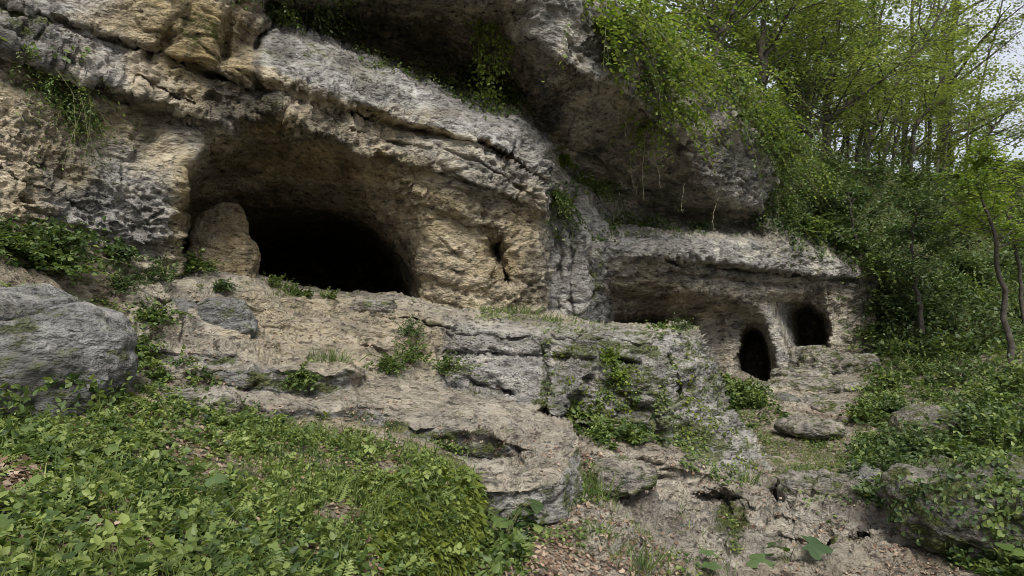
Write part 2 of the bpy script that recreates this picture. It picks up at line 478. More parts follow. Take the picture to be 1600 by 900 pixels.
#==PART2==
# ------------------------------------------------------------------ the cliff with its caves and beds
FINE = 2.0
XS = axis(-260, -60, 1660, 1860, FINE, 14)
cliff_lines = [
 [(-300, -520, 6.6), (200, -520, 7.6), (700, -520, 9.5), (1000, -520, 11.5), (1300, -520, 12), (1900, -520, 20)],
 [(-300, -150, 5.2), (0, -150, 5.8), (200, -150, 6.5), (400, -150, 7.1), (600, -150, 7.7), (750, -150, 8.1), (860, -150, 8.7), (960, -160, 10.2)],
 # roof line above the recess, then the face of the great bulge
 [(-300, -10, 4.7), (0, -12, 5.5), (100, 0, 5.9), (200, 0, 6.15), (270, 0, 6.2), (345, 0, 6.5), (410, -5, 7.3), (520, -25, 7.5), (640, -30, 7.6), (760, -15, 7.9), (830, 0, 8.1), (900, 0, 8.4), (960, 0, 9.3)],
 # tan block above the upper bedding crack
 [(-300, -60, 4.8), (20, 10, 5.55), (100, 32, 5.85), (185, 60, 6.15), (260, 80, 6.3), (330, 105, 6.55), (395, 136, 6.85)],
 [(-300, -50, 4.85), (20, 16, 5.65), (100, 39, 5.95), (185, 68, 6.28), (260, 88, 6.45), (330, 114, 6.72), (395, 142, 7.0), (500, 166, 7.35), (569, 188, 7.65), (665, 210, 8.05), (755, 225, 8.5), (800, 248, 8.75), (846, 284, 9.1)],
 # grey ledge: back of its top, brim, lower brim
 [(405, 60, 7.3), (430, 45, 7.5), (500, 57, 7.75), (560, 90, 8.0), (640, 120, 8.35), (700, 148, 8.6), (790, 172, 9.0), (850, 225, 9.5)],
 [(428, 38, 8.3), (500, 48, 8.9), (562, 80, 9.5), (642, 110, 9.9), (702, 138, 10.1), (792, 160, 10.3), (858, 215, 10.4)],
 [(395, 100, 6.75), (430, 118, 6.85), (500, 136, 7.05), (560, 156, 7.3), (640, 188, 7.75), (700, 204, 8.1), (760, 215, 8.4), (800, 236, 8.6), (850, 272, 9.1)],
 # deep of the recess
 [(560, 55, 9.9), (650, 75, 10.6), (740, 110, 10.8), (800, 140, 10.8), (838, 180, 10.7)],
 [(560, 5, 8.6), (680, 10, 8.8), (760, 45, 9.1), (800, 90, 9.6)],
 # face of the bulge: lower edge, underside, its back
 [(830, 55, 8.3), (880, 90, 8.5), (920, 118, 8.9), (970, 135, 9.5), (1010, 175, 10.1), (1060, 215, 10.8), (1090, 270, 11.7), (1130, 305, 12.4), (1200, 328, 13.6)],
 [(850, 200, 10.6), (880, 260, 11.2), (930, 285, 12.0), (1000, 325, 13.3), (1080, 345, 13.9), (1160, 348, 14.2)],
 [(960, 20, 9.3), (1010, 90, 10.0), (1090, 130, 11.0), (1150, 190, 12.0), (1200, 240, 13.0), (1215, 300, 13.6)],
 [(960, 345, 12.6), (1020, 352, 13.2), (1100, 358, 13.9), (1160, 362, 14.2)],
 # top of the second ledge and its brim
 [(948, 368, 10.9), (1010, 366, 11.3), (1100, 372, 12.2), (1200, 382, 13.3), (1280, 400, 14.2), (1362, 424, 15.2)],
 [(945, 400, 10.9), (1040, 400, 11.3), (1150, 412, 12.6), (1250, 425, 13.8), (1360, 436, 15.2)],
 [(946, 412, 11.1), (1040, 409, 11.8), (1150, 424, 13.1), (1250, 437, 14.3), (1360, 446, 15.4)],
 [(948, 455, 11.6), (1040, 450, 12.1), (1150, 462, 13.3), (1250, 455, 14.4), (1300, 452, 14.9)],
 # back wall of the second hollow
 [(955, 495, 12.6), (1020, 486, 13.6), (1090, 484, 14.0), (1150, 488, 14.3)],
 [(952, 512, 15.5), (1010, 508, 19.0), (1060, 506, 15.5), (1090, 502, 14.3), (1150, 500, 14.3)],
 [(940, 640, 14.2), (1020, 640, 15.0), (1090, 620, 14.2), (1150, 600, 14.1)],
 # first arch
 [(1155, 610, 14.3), (1152, 560, 14.3), (1156, 525, 14.4), (1170, 507, 14.5), (1188, 513, 14.4), (1200, 535, 14.2), (1206, 570, 14.1), (1208, 610, 14.1)],
 [(1160, 610, 17.0), (1158, 560, 18.0), (1163, 528, 17.5), (1172, 514, 16.5), (1185, 520, 18), (1194, 540, 18.0), (1199, 575, 18.0), (1200, 610, 17)],
 # pillar and second arch
 [(1222, 610, 14.0), (1216, 560, 13.9), (1206, 520, 13.9), (1198, 490, 14.0), (1205, 472, 14.2)],
 [(1238, 600, 14.2), (1236, 560, 14.2), (1228, 530, 14.3), (1216, 492, 14.4), (1228, 474, 14.7), (1260, 468, 15.0), (1284, 482, 15.0), (1296, 510, 14.9), (1298, 560, 14.9)],
 [(1246, 575, 15.6), (1238, 520, 16.0), (1230, 492, 15.8), (1250, 478, 15.8)],
 [(1252, 560, 18.5), (1254, 515, 19.0), (1250, 492, 18.0), (1268, 482, 17.5), (1284, 500, 18.5), (1291, 560, 18.5)],
 [(1320, 580, 15.2), (1312, 520, 15.2), (1310, 480, 15.2)],
 [(1352, 590, 15.4), (1350, 540, 15.5), (1352, 480, 15.6)],
 # overgrown slope to the right of and above the caves
 [(960, -60, 10.5), (1010, 40, 11.0), (1100, 90, 12.2), (1180, 135, 13.6), (1225, 190, 14.8), (1262, 232, 16.5), (1330, 262, 18.5), (1420, 275, 20.5), (1520, 268, 22.5), (1700, 240, 25), (1900, 220, 27)],
 [(1240, 330, 15.0), (1320, 350, 16.2), (1400, 360, 17.6), (1500, 370, 19.5), (1620, 380, 21.0), (1900, 390, 23)],
 [(1400, 430, 15.8), (1450, 440, 16.6), (1520, 450, 17.8), (1640, 460, 19), (1900, 470, 20)],
 [(1370, 500, 15.6), (1440, 530, 14.6), (1520, 540, 14.4), (1640, 550, 14.4), (1900, 560, 14.5)],
 [(1370, 620, 14.8), (1500, 640, 13.2), (1640, 650, 12.5), (1900, 660, 12.2)],
 # rough band over the great cave, going into its domed ceiling
 [(-300, -20, 4.75), (0, 72, 5.45), (40, 82, 5.6), (100, 104, 5.8), (160, 128, 6.0), (210, 146, 6.15), (250, 160, 6.3), (300, 172, 6.45), (350, 186, 6.65), (400, 180, 6.85)],
 [(-300, -8, 4.95), (0, 84, 5.72), (40, 96, 5.87), (100, 120, 6.08), (160, 146, 6.3), (210, 164, 6.45), (250, 178, 6.6), (300, 188, 6.72)],
 [(400, 180, 6.85), (430, 172, 6.95), (500, 205, 7.15), (560, 232, 7.45), (640, 254, 7.9), (720, 270, 8.3), (790, 300, 8.75), (850, 332, 9.2)],
 # outer rim of the great cave
 [(282, 470, 6.9), (283, 410, 6.75), (280, 350, 6.6), (282, 300, 6.5), (294, 255, 6.55), (322, 218, 6.75), (360, 198, 6.95), (410, 192, 7.1), (480, 212, 7.35), (550, 242, 7.75), (605, 275, 8.1), (650, 320, 8.35), (678, 380, 8.55), (692, 440, 8.7), (700, 500, 8.8)],
 [(290, 470, 8.4), (290, 400, 8.4), (290, 330, 8.4), (296, 300, 8.2), (330, 265, 8.2), (390, 240, 8.1), (460, 246, 8.3), (530, 270, 8.5), (580, 302, 8.6), (618, 350, 8.7), (642, 395, 8.8), (654, 435, 8.85), (661, 475, 8.9), (664, 520, 8.9)],
 [(300, 345, 9.5), (360, 318, 9.3), (430, 315, 9.4), (500, 322, 9.6), (550, 335, 9.7), (590, 358, 9.6), (622, 395, 9.6), (640, 440, 9.6), (648, 480, 9.6)],
 [(300, 470, 10.5), (310, 400, 11.5), (380, 365, 12.5), (450, 360, 13.5), (520, 355, 14.0), (570, 368, 14.0), (605, 400, 14.0), (628, 450, 14.0), (632, 500, 14.0)],
 [(340, 520, 16), (360, 440, 17), (430, 410, 19), (520, 400, 20), (580, 420, 19), (600, 470, 18), (600, 540, 18)],
 # wall right of the cave to its sharp corner
 [(760, 340, 8.85), (740, 400, 8.85), (735, 480, 8.95)],
 [(848, 345, 9.35), (842, 400, 9.3), (848, 440, 9.35), (850, 500, 9.5)],
 [(855, 286, 9.6), (860, 345, 10.2), (857, 400, 10.2), (858, 440, 10.2), (860, 505, 10.3)],
 [(900, 300, 10.6), (905, 400, 10.3), (912, 460, 10.3), (915, 530, 10.4)],
 [(940, 350, 10.9), (938, 400, 10.8), (935, 450, 10.9), (940, 530, 11.3)],
 # left wall
 [(-300, 200, 4.7), (0, 200, 5.45), (100, 240, 5.9), (200, 260, 6.3), (265, 280, 6.45)],
 [(-300, 330, 4.6), (0, 340, 5.35), (100, 360, 5.85), (200, 380, 6.35), (262, 390, 6.65)],
 [(-300, 430, 4.4), (0, 425, 5.1), (100, 435, 5.7), (200, 445, 6.25), (262, 450, 6.7)],
 # buried foot
 [(-300, 900, 4.6), (0, 900, 5.3), (280, 900, 7), (400, 900, 14), (620, 900, 14), (700, 900, 9), (850, 900, 9.8), (1000, 900, 14), (1400, 900, 14.5), (1900, 900, 12)],
]
niche = [(775, 380), (778, 400), (785, 420), (792, 436)]
cliff_ops = [
 ('groove', [(-60, -20), (20, 13), (100, 36), (150, 57), (185, 65), (205, 78), (260, 85), (300, 107), (340, 122), (390, 139), (440, 148), (500, 165), (569, 187), (665, 209), (755, 224), (793, 243), (846, 282)], 0.30, 3.2),
 ('groove', niche, 0.9, 7.0), ('groove', [(768, 372), (770, 380), (776, 392)], 0.4, 13),
 ('groove', [(-60, 60), (0, 82), (60, 98), (130, 120), (205, 152)], 0.22, 5),
 ('groove', [(215, 120), (245, 135), (265, 148), (300, 165)], 0.12, 4),
 ('groove', [(240, 85), (262, 65), (268, 30), (262, -10)], 0.10, 10),
 ('groove', [(345, 118), (352, 60), (365, 0)], 0.22, 9),
 ('groove', [(405, 138), (398, 100), (404, 50)], 0.20, 6),
 ('groove', [(540, 205), (620, 225), (700, 236), (760, 262), (840, 312)], 0.10, 3),
 ('groove', [(700, 172), (780, 205), (840, 235)], 0.05, 3),
 ('groove', [(0, 265), (40, 290), (80, 300), (130, 330)], 0.10, 5),
 ('under', [(440, 178), (500, 207), (560, 233), (640, 255), (720, 272), (800, 304), (850, 333)], 0.16, 40),
 ('groove', [(892, 290), (880, 340), (893, 400), (889, 460), (897, 510)], 0.18, 5),
 ('groove', [(925, 350), (915, 400), (924, 450), (917, 520)], 0.2, 5),
 ('groove', [(868, 330), (874, 400), (870, 480)], 0.16, 5),
 ('groove', [(960, 434), (1060, 428), (1160, 441), (1240, 448)], 0.15, 4),
 ('groove', [(1040, 404), (1090, 412), (1150, 420), (1250, 432), (1362, 440)], 0.35, 3),
 ('groove', [(1210, 345), (1270, 370), (1340, 388), (1380, 392)], 0.3, 5),
 ('groove', [(1120, 490), (1130, 540), (1128, 590)], 0.12, 5),
 ('groove', [(870, 160), (940, 190), (1010, 230), (1080, 290)], .12, 5), ('groove', [(860, 215), (930, 250), (1010, 300), (1080, 325)], .12, 6), ('groove', [(1085, 215), (1150, 235), (1205, 270)], .10, 5),
 ('under', [(880, 92), (920, 120), (970, 137), (1010, 176), (1060, 217)], 0.35, 70),
]
cliff_out = [(-280, -500), (700, -500), (850, -230), (950, -60), (962, 0), (1010, 38), (1100, 88), (1182, 133), (1228, 188), (1264, 230), (1330, 260), (1420, 273), (1520, 266), (1880, 222), (1880, 880), (-280, 880)]
def cliff_amp(X, Y):
    a = np.full(X.shape, 1.0)
    a *= 1 - 0.5 * soft_poly(X, Y, [(-80, -200), (400, -200), (400, 130), (260, 80), (20, 5), (-80, -30)], 20)
    a *= 1 - 0.35 * soft_poly(X, Y, [(300, 250), (400, 200), (520, 230), (620, 280), (690, 400), (700, 500), (290, 500)], 30)
    a *= 1 - 0.35 * soft_poly(X, Y, [(1040, 480), (1240, 440), (1240, 620), (1040, 620)], 30)
    a *= 1 - 0.3 * soft_poly(X, Y, [(850, 130), (1060, 215), (1120, 320), (1000, 360), (860, 250)], 30)
    return a
CL = Layer('cliff', cliff_lines, XS, axis(-480, -60, 640, 880, FINE, 16), cliff_out, 2, cliff_ops, cliff_amp)

X, Y = CL.X, CL.Y
tan_, moss, stain_shade = np.full(X.shape, 0.25), np.full(X.shape, 0.18), np.full(X.shape, 0.0)
soil, pale = np.zeros(X.shape), np.full(X.shape, 0.4)
def paint(A, poly, v, f=30):
    s = soft_poly(X, Y, poly, f)
    A[...] = A * (1 - s) + v * s
def blob(A, cx, cy, rx, ry, v, f=0.5):
    s = np.clip((1 - np.hypot((X - cx) / rx, (Y - cy) / ry)) / f, 0, 1)
    A[...] = A * (1 - s) + v * s
cave_poly = [(285, 470), (280, 300), (320, 215), (400, 185), (560, 235), (850, 335), (850, 500), (282, 500)]
paint(tan_, cave_poly, 0.95, 40)
paint(tan_, [(-280, 60), (250, 165), (285, 300), (285, 500), (-280, 500)], 0.72, 40)
blob(tan_, 150, 300, 110, 90, -0.15); blob(tan_, 215, 330, 70, 90, 0.0)
paint(tan_, [(-280, -500), (350, -500), (395, 130), (260, 80), (100, 30), (-280, -60)], 0.95, 20)
blob(tan_, 60, -10, 160, 60, 0.1)
paint(tan_, [(190, 70), (330, 118), (395, 145), (430, 180), (300, 175), (200, 140)], 0.75, 15)
paint(tan_, [(-280, -60), (100, 40), (190, 75), (200, 140), (0, 80), (-280, 60)], 0.12, 15)
paint(tan_, [(405, 105), (500, 140), (640, 192), (760, 218), (850, 280), (750, 224), (569, 188), (405, 145)], 0.85, 6)
paint(tan_, [(400, 150), (500, 170), (660, 212), (600, 240), (500, 205), (420, 175)], 0.75, 10)
paint(tan_, [(620, 215), (755, 228), (846, 290), (850, 332), (700, 265)], 0.35, 14)
paint(tan_, [(405, 50), (500, 57), (640, 120), (790, 172), (856, 250), (850, 270), (760, 214), (640, 188), (500, 135), (395, 100)], -0.5, 8)
paint(tan_, [(560, 0), (800, 0), (840, 180), (700, 138), (560, 85)], 0.45, 20)
paint(tan_, [(800, 0), (960, 0), (990, 150), (900, 110), (830, 60)], 0.05, 20)
paint(tan_, [(880, 95), (970, 140), (1060, 220), (1080, 300), (980, 330), (860, 250)], 0.32, 30)
paint(tan_, [(1090, 200), (1200, 220), (1210, 330), (1100, 290)], 0.1, 20)
paint(tan_, [(860, 290), (948, 340), (945, 520), (858, 500)], -0.1, 15)
paint(tan_, [(945, 365), (1200, 378), (1360, 420), (1360, 440), (1040, 402), (945, 400)], 0.0, 8)
paint(tan_, [(950, 412), (1150, 430), (1360, 445), (1350, 600), (950, 620)], 0.5, 12)
paint(tan_, [(1190, 480), (1230, 470), (1245, 600), (1210, 600)], 0.15, 12)
for cx, cy, rx, ry, v in [(65, 45, 45, 26, .55), (20, 30, 40, 20, .4), (170, 50, 60, 20, .3), (490, 92, 22, 30, .5), (310, 45, 45, 45, .42), (420, 60, 30, 50, .3), (600, 105, 60, 18, .4), (900, 20, 60, 40, .15),
                          (560, 30, 80, 60, .3), (700, 90, 60, 60, .2), (1150, 240, 40, 60, .25), (930, 430, 12, 70, .45), (870, 250, 30, 50, .4), (800, 120, 40, 60, .3), (260, 230, 30, 60, .15), (300, 380, 14, 60, .3),
                          (1000, 390, 60, 20, .25), (1250, 400, 100, 30, .35), (1330, 500, 30, 70, .35), (1020, 440, 70, 20, .2), (30, 130, 60, 40, .35)]:
    blob(moss, cx, cy, rx, ry, v)
paint(moss, [(1010, 38), (1264, 230), (1420, 273), (1880, 222), (1880, 880), (1370, 880), (1362, 430), (1230, 350), (1200, 230)], 0.55, 30)
paint(soil, [(1215, 240), (1264, 225), (1420, 270), (1880, 222), (1880, 880), (1380, 880), (1400, 400), (1250, 330)], 1.5, 40)
for cx, cy, rx, ry, v in [(350, 150, 32, 36, 1.0), (395, 150, 38, 30, .95), (330, 118, 30, 18, .5), (60, 95, 90, 14, .5), (200, 152, 60, 14, .6), (640, 60, 90, 60, .35), (860, 190, 40, 50, .5), (420, 230, 60, 30, .35), (390, 262, 40, 16, .4), (560, 258, 60, 22, .4), (480, 300, 120, 30, .3),  # seep marks; those under beds and in hollows are painted shade
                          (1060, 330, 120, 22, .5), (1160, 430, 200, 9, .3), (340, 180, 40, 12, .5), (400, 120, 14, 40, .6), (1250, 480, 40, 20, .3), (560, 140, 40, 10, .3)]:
    blob(stain_shade, cx, cy, rx, ry, v)
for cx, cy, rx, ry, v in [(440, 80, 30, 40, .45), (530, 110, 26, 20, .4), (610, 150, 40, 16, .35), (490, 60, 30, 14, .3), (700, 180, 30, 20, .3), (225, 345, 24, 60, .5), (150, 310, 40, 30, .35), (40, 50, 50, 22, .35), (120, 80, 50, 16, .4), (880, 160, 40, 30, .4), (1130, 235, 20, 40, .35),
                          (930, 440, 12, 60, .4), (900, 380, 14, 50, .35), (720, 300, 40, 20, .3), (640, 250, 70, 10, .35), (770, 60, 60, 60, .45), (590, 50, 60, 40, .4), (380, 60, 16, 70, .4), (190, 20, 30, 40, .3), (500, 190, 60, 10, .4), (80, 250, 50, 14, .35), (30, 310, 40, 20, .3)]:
    blob(stain_shade, cx, cy, rx, ry, v)
paint(stain_shade, [(290, 310), (400, 290), (600, 330), (655, 420), (660, 500), (290, 500)], 0.3, 30)  # shade of the cave interior put into the colour
paint(pale, [(285, 300), (320, 215), (400, 185), (600, 270), (690, 420), (700, 500), (285, 500)], 0.0, 20)
paint(pale, [(405, 50), (500, 57), (640, 120), (790, 172), (856, 250), (850, 270), (760, 214), (640, 188), (500, 135), (395, 100)], 1.0, 8)
Z = np.full(X.shape, 0.0)
for cx, cy, rx, ry, v in [(310, 60, 110, 80, .85), (380, 60, 40, 90, .6), (250, 20, 80, 60, .5), (420, 190, 60, 20, .8), (330, 150, 60, 30, .5), (285, 330, 22, 140, .7), (600, 260, 120, 30, .5), (90, 260, 100, 60, .45), (40, 330, 60, 60, .4),
                          (200, 190, 80, 20, .5), (780, 400, 60, 50, .45), (690, 330, 60, 60, .3), (600, 180, 160, 20, .4), (480, 250, 160, 40, .45), (1000, 450, 100, 30, .4), (820, 330, 40, 60, .35)]:
    blob(Z, cx, cy, rx, ry, v)
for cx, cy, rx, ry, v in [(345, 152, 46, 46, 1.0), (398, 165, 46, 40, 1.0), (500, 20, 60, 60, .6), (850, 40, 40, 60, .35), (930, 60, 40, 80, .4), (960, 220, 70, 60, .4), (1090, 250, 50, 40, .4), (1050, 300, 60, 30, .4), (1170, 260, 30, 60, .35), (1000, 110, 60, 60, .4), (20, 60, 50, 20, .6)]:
    blob(stain_shade, cx, cy, rx, ry, v)
ATT = {'wear_shade': np.stack([tan_, moss, stain_shade], -1), 'cover': np.stack([soil, pale, Z], -1)}
slope_reg = in_poly(X, Y, [(1010, 36), (1225, 190), (1262, 228), (1420, 268), (1900, 210), (1900, 900), (1385, 900), (1366, 470), (1380, 400), (1290, 372), (1216, 330), (1210, 250), (1150, 175), (1030, 100)])
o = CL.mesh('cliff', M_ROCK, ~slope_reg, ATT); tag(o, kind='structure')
o = CL.mesh('hillside', M_SLOPE, slope_reg, ATT); tag(o, kind='structure')

# ------------------------------------------------------------------ ground to the right, seen past the outcrop
right_lines = [
 [(930, 495, 16), (1100, 540, 16), (1200, 602, 14.4), (1240, 582, 15.2), (1300, 566, 15.2), (1400, 545, 16.5), (1560, 520, 16), (1900, 520, 15)],
 [(930, 560, 13.0), (1140, 600, 13.5), (1190, 610, -1.03), (1240, 604, -1.0), (1300, 578, 14.4), (1380, 560, 14.4), (1480, 580, 12.6), (1600, 570, 11.5), (1900, 560, 11)],
 [(900, 600, 11.5), (1120, 628, -1.15), (1200, 640, -1.15), (1300, 610, 12.4), (1380, 600, 12.0), (1480, 620, 10.5), (1600, 610, 9.6), (1900, 600, 9)],
 [(900, 650, 9.5), (1120, 668, -1.38), (1230, 668, -1.38), (1290, 660, -1.36), (1360, 648, 9.8), (1440, 650, 9.2), (1600, 650, 8.0), (1900, 650, 7.5)],
 [(840, 632, 7.6), (880, 648, 7.5), (960, 662, 7.4), (1020, 678, 7.3), (1080, 706, 7.1), (1150, 742, 6.98), (1185, 748, 7.1)],
 [(850, 680, 6.7), (880, 690, 6.6), (960, 700, 6.65), (1030, 716, 6.6), (1090, 738, 6.6), (1150, 758, 6.65)],
 [(1195, 700, 8.4), (1300, 712, -1.50), (1400, 700, 8.2), (1500, 700, 7.4), (1600, 700, 6.8), (1900, 700, 6.4)],
 [(820, 745, 6.2), (900, 740, 6.1), (1000, 745, -1.42), (1200, 756, -1.56), (1260, 748, -1.52), (1320, 750, -1.5), (1400, 755, 6.7), (1500, 750, 6.2), (1600, 750, 5.7), (1900, 750, 5.3)],
 [(1210, 775, -1.72), (1260, 785, -1.74), (1320, 780, -1.72), (1400, 790, 6.2)],
 [(700, 790, 5.6), (820, 790, -1.42), (900, 786, -1.45), (1000, 776, -1.56), (1130, 772, -1.62), (1160, 782, -1.64), (1250, 800, -1.70), (1340, 830, -1.70), (1420, 838, -1.72), (1500, 830, -1.65), (1600, 830, -1.55), (1900, 830, -1.4)],
 [(1135, 780, -1.78), (1165, 835, -1.80), (1250, 850, -1.86), (1330, 850, -1.82)],
 [(640, 850, -1.42), (820, 850, -1.42), (900, 850, -1.48), (1000, 850, -1.62), (1130, 870, -1.78), (1200, 880, -1.82), (1400, 890, -1.85), (1600, 900, -1.75), (1900, 900, -1.6)],
 [(500, 960, -1.5), (760, 960, -1.5), (1000, 960, -1.75), (1300, 960, -1.9), (1600, 960, -1.85), (1900, 960, -1.7)],
 [(500, 1200, -1.7), (1000, 1200, -1.9), (1900, 1200, -1.8)],
]
right_ops = [('groove', [(1000, 745), (1120, 742), (1210, 760), (1230, 780)], 0.10, 6), ('under', [(1100, 768), (1160, 778), (1176, 790)], 0.42, 70), ('groove', [(1060, 790), (1120, 850), (1180, 880)], 0.12, 5), ('groove', [(1000, 720), (985, 745), (1000, 760)], 0.12, 6),
             ('under', [(1225, 838), (1290, 846), (1340, 840), (1352, 832)], 0.3, 40), ('groove', [(1190, 800), (1260, 822), (1330, 826)], 0.08, 4), ('groove', [(1040, 760), (1110, 765), (1200, 790)], 0.06, 4), ('groove', [(930, 790), (1020, 800), (1130, 850)], 0.06, 6)]
RG = Layer('right', right_lines, axis(500, 760, 1660, 1880, FINE, 14), axis(500, 520, 930, 1180, FINE, 14),
           [(500, 506), (930, 496), (1100, 541), (1150, 575), (1200, 601), (1240, 583), (1300, 568), (1400, 546), (1560, 523), (1880, 523), (1880, 1170), (500, 1170)], 2, right_ops, lambda X, Y: 0.6 + 0.5 * soft_poly(X, Y, [(900, 700), (1230, 740), (1450, 830), (1300, 900), (900, 900)], 30), slabs=lambda X, Y: .15 + .85 * soft_poly(X, Y, [(880, 690), (1230, 740), (1460, 820), (1400, 960), (880, 960)], 30))
X, Y = RG.X, RG.Y
tan_, moss, stain_shade = np.full(X.shape, 0.45), np.full(X.shape, 0.12), np.full(X.shape, 0.0)
soil, pale = np.full(X.shape, 0.75), np.full(X.shape, 0.5)
paint(soil, [(930, 700), (1130, 735), (1240, 745), (1430, 830), (1300, 880), (1000, 900), (900, 860)], 0.3, 30)
paint(soil, [(1180, 595), (1240, 540), (1340, 545), (1330, 600), (1310, 650), (1230, 640)], 0.35, 15)
paint(moss, [(1150, 650), (1240, 690), (1420, 700), (1330, 740), (1200, 735)], 0.55, 25)
paint(tan_, [(900, 690), (1230, 740), (1450, 830), (1300, 900), (900, 900)], .35, 20)
paint(moss, [(1350, 540), (1900, 500), (1900, 880), (1440, 760), (1380, 700)], 0.5, 30)
blob(moss, 1140, 810, 36, 45, 0.8); blob(stain_shade, 1145, 815, 34, 40, .7); blob(stain_shade, 1290, 862, 60, 22, .6); blob(moss, 1290, 866, 60, 24, .5); blob(soil, 1140, 812, 36, 42, 0.0); blob(moss, 860, 850, 90, 40, .35)
Z = np.zeros(X.shape)
ATT = {'wear_shade': np.stack([tan_, moss, stain_shade], -1), 'cover': np.stack([soil, pale, Z], -1)}
tag(RG.mesh('path', M_ROCK, None, ATT), kind='structure')

# ------------------------------------------------------------------ the rock terrace in front of the great cave
ter_lines = [
 [(-300, 380, 5.0), (0, 400, 5.6), (100, 415, 6.1), (200, 425, 6.6), (300, 420, 7.2), (400, 425, 8.2), (470, 445, 8.7), (560, 455, 9.0), (660, 462, 9.2), (760, 474, 9.5), (850, 485, 9.9), (900, 496, 10.3), (950, 503, 10.8), (1085, 510, 10.8)],
 [(-300, 410, 4.5), (0, 425, 5.0), (100, 432, 5.6), (200, 440, 6.15), (300, 440, 6.7), (400, 442, 7.5), (470, 462, 8.0), (560, 470, 8.2), (660, 478, 8.4), (760, 488, 8.8), (850, 500, 9.1), (900, 508, 9.4), (950, 513, 9.6), (1040, 516, 9.5), (1088, 526, 9.2)],
 [(-300, 470, 3.9), (0, 470, 4.7), (160, 470, 5.9), (230, 465, 6.2), (320, 468, 6.6), (420, 480, 7.2), (500, 490, 7.7), (580, 496, 7.9), (660, 502, 8.1), (720, 512, 8.2)],
 [(-300, 540, 3.4), (0, 540, 4.1), (180, 540, 5.3), (230, 530, 5.8), (280, 540, 6.1), (370, 548, 6.3), (460, 560, 6.7), (540, 560, 7.0), (600, 575, 7.15), (690, 590, 7.2)],
 [(690, 520, 8.15), (760, 520, 8.0), (850, 523, 7.85), (940, 527, 7.7), (1020, 530, 7.7), (1060, 532, 7.8), (1088, 545, 8.2)],
 [(690, 550, 8.0), (760, 552, 7.85), (850, 556, 7.72), (940, 560, 7.6), (1000, 560, 7.6), (1060, 562, 7.7), (1105, 575, 8.1)],
 [(700, 592, 7.7), (740, 604, 7.62), (800, 618, 7.55), (850, 640, 7.5), (880, 652, 7.42), (960, 668, 7.4), (1010, 676, 7.35), (1050, 692, 7.2), (1100, 717, 7.05), (1150, 747, 7.0), (1170, 753, 7.05)],
 [(960, 610, 7.35), (1020, 610, 7.4), (1075, 610, 7.6), (1110, 650, 7.6), (1140, 690, 7.5), (1195, 745, 7.3)],
 [(1122, 600, 8.2), (1130, 640, 8.1), (1165, 680, 8.0), (1200, 730, 7.9), (1225, 752, 7.9)],
 [(1092, 505, 14), (1112, 555, 14), (1132, 598, 14), (1140, 640, 12), (1174, 672, 10), (1209, 722, 8.8), (1236, 752, 8.6)],
 # steps on the left
 [(200, 545, 5.55), (280, 547, 5.9), (368, 553, 6.05), (372, 558, 6.05)],
 [(210, 566, 5.58), (290, 570, 5.92), (372, 572, 6.07)],
 [(230, 577, 5.3), (320, 575, 5.5), (440, 575, 5.72), (548, 577, 6.0), (556, 582, 6.05)],
 [(240, 600, 5.3), (330, 612, 5.5), (440, 622, 5.75), (480, 618, 5.85), (552, 602, 6.15)],
 [(200, 625, 4.75), (300, 628, 5.0), (390, 636, 5.1), (450, 640, 5.2), (520, 644, 5.4), (565, 634, 5.75), (600, 640, 5.8), (640, 655, 5.65)],
 [(200, 650, 4.75), (300, 655, 5.0), (390, 654, 5.12), (450, 664, 5.22), (520, 670, 5.42), (575, 657, 5.77), (612, 670, 5.72)],
 # middle slab surface
 [(580, 585, 7.0), (640, 592, 7.1), (700, 602, 7.15), (780, 624, 7.05), (855, 640, 6.95), (866, 646, 6.9)],
 [(560, 606, 6.5), (640, 620, 6.35), (720, 640, 6.15), (800, 655, 6.2), (860, 668, 6.1), (895, 680, 5.95), (904, 700, 5.9)],
 [(640, 660, 5.5), (690, 668, 5.45), (740, 672, 5.5), (785, 684, 5.6), (812, 698, 5.75)],
 [(610, 695, 5.35), (650, 704, 5.42), (700, 714, 5.5), (760, 728, 5.6), (805, 722, 5.75)],
 [(700, 740, 5.0), (760, 745, 5.0), (830, 740, 5.2), (870, 725, 5.45), (898, 715, 5.75)],
 [(690, 768, 4.68), (770, 766, 4.72), (830, 763, 4.82), (868, 752, 5.05), (902, 740, 5.65)],
 [(680, 830, 4.72), (770, 822, 4.78), (840, 824, 4.9), (880, 815, 5.1), (905, 790, 5.55)],
 [(-300, 640, 3.9), (0, 655, 4.1), (120, 645, 4.4)],
 [(-300, 760, 2.6), (0, 760, 3.2), (300, 760, 4.2), (500, 780, 4.4)],
]
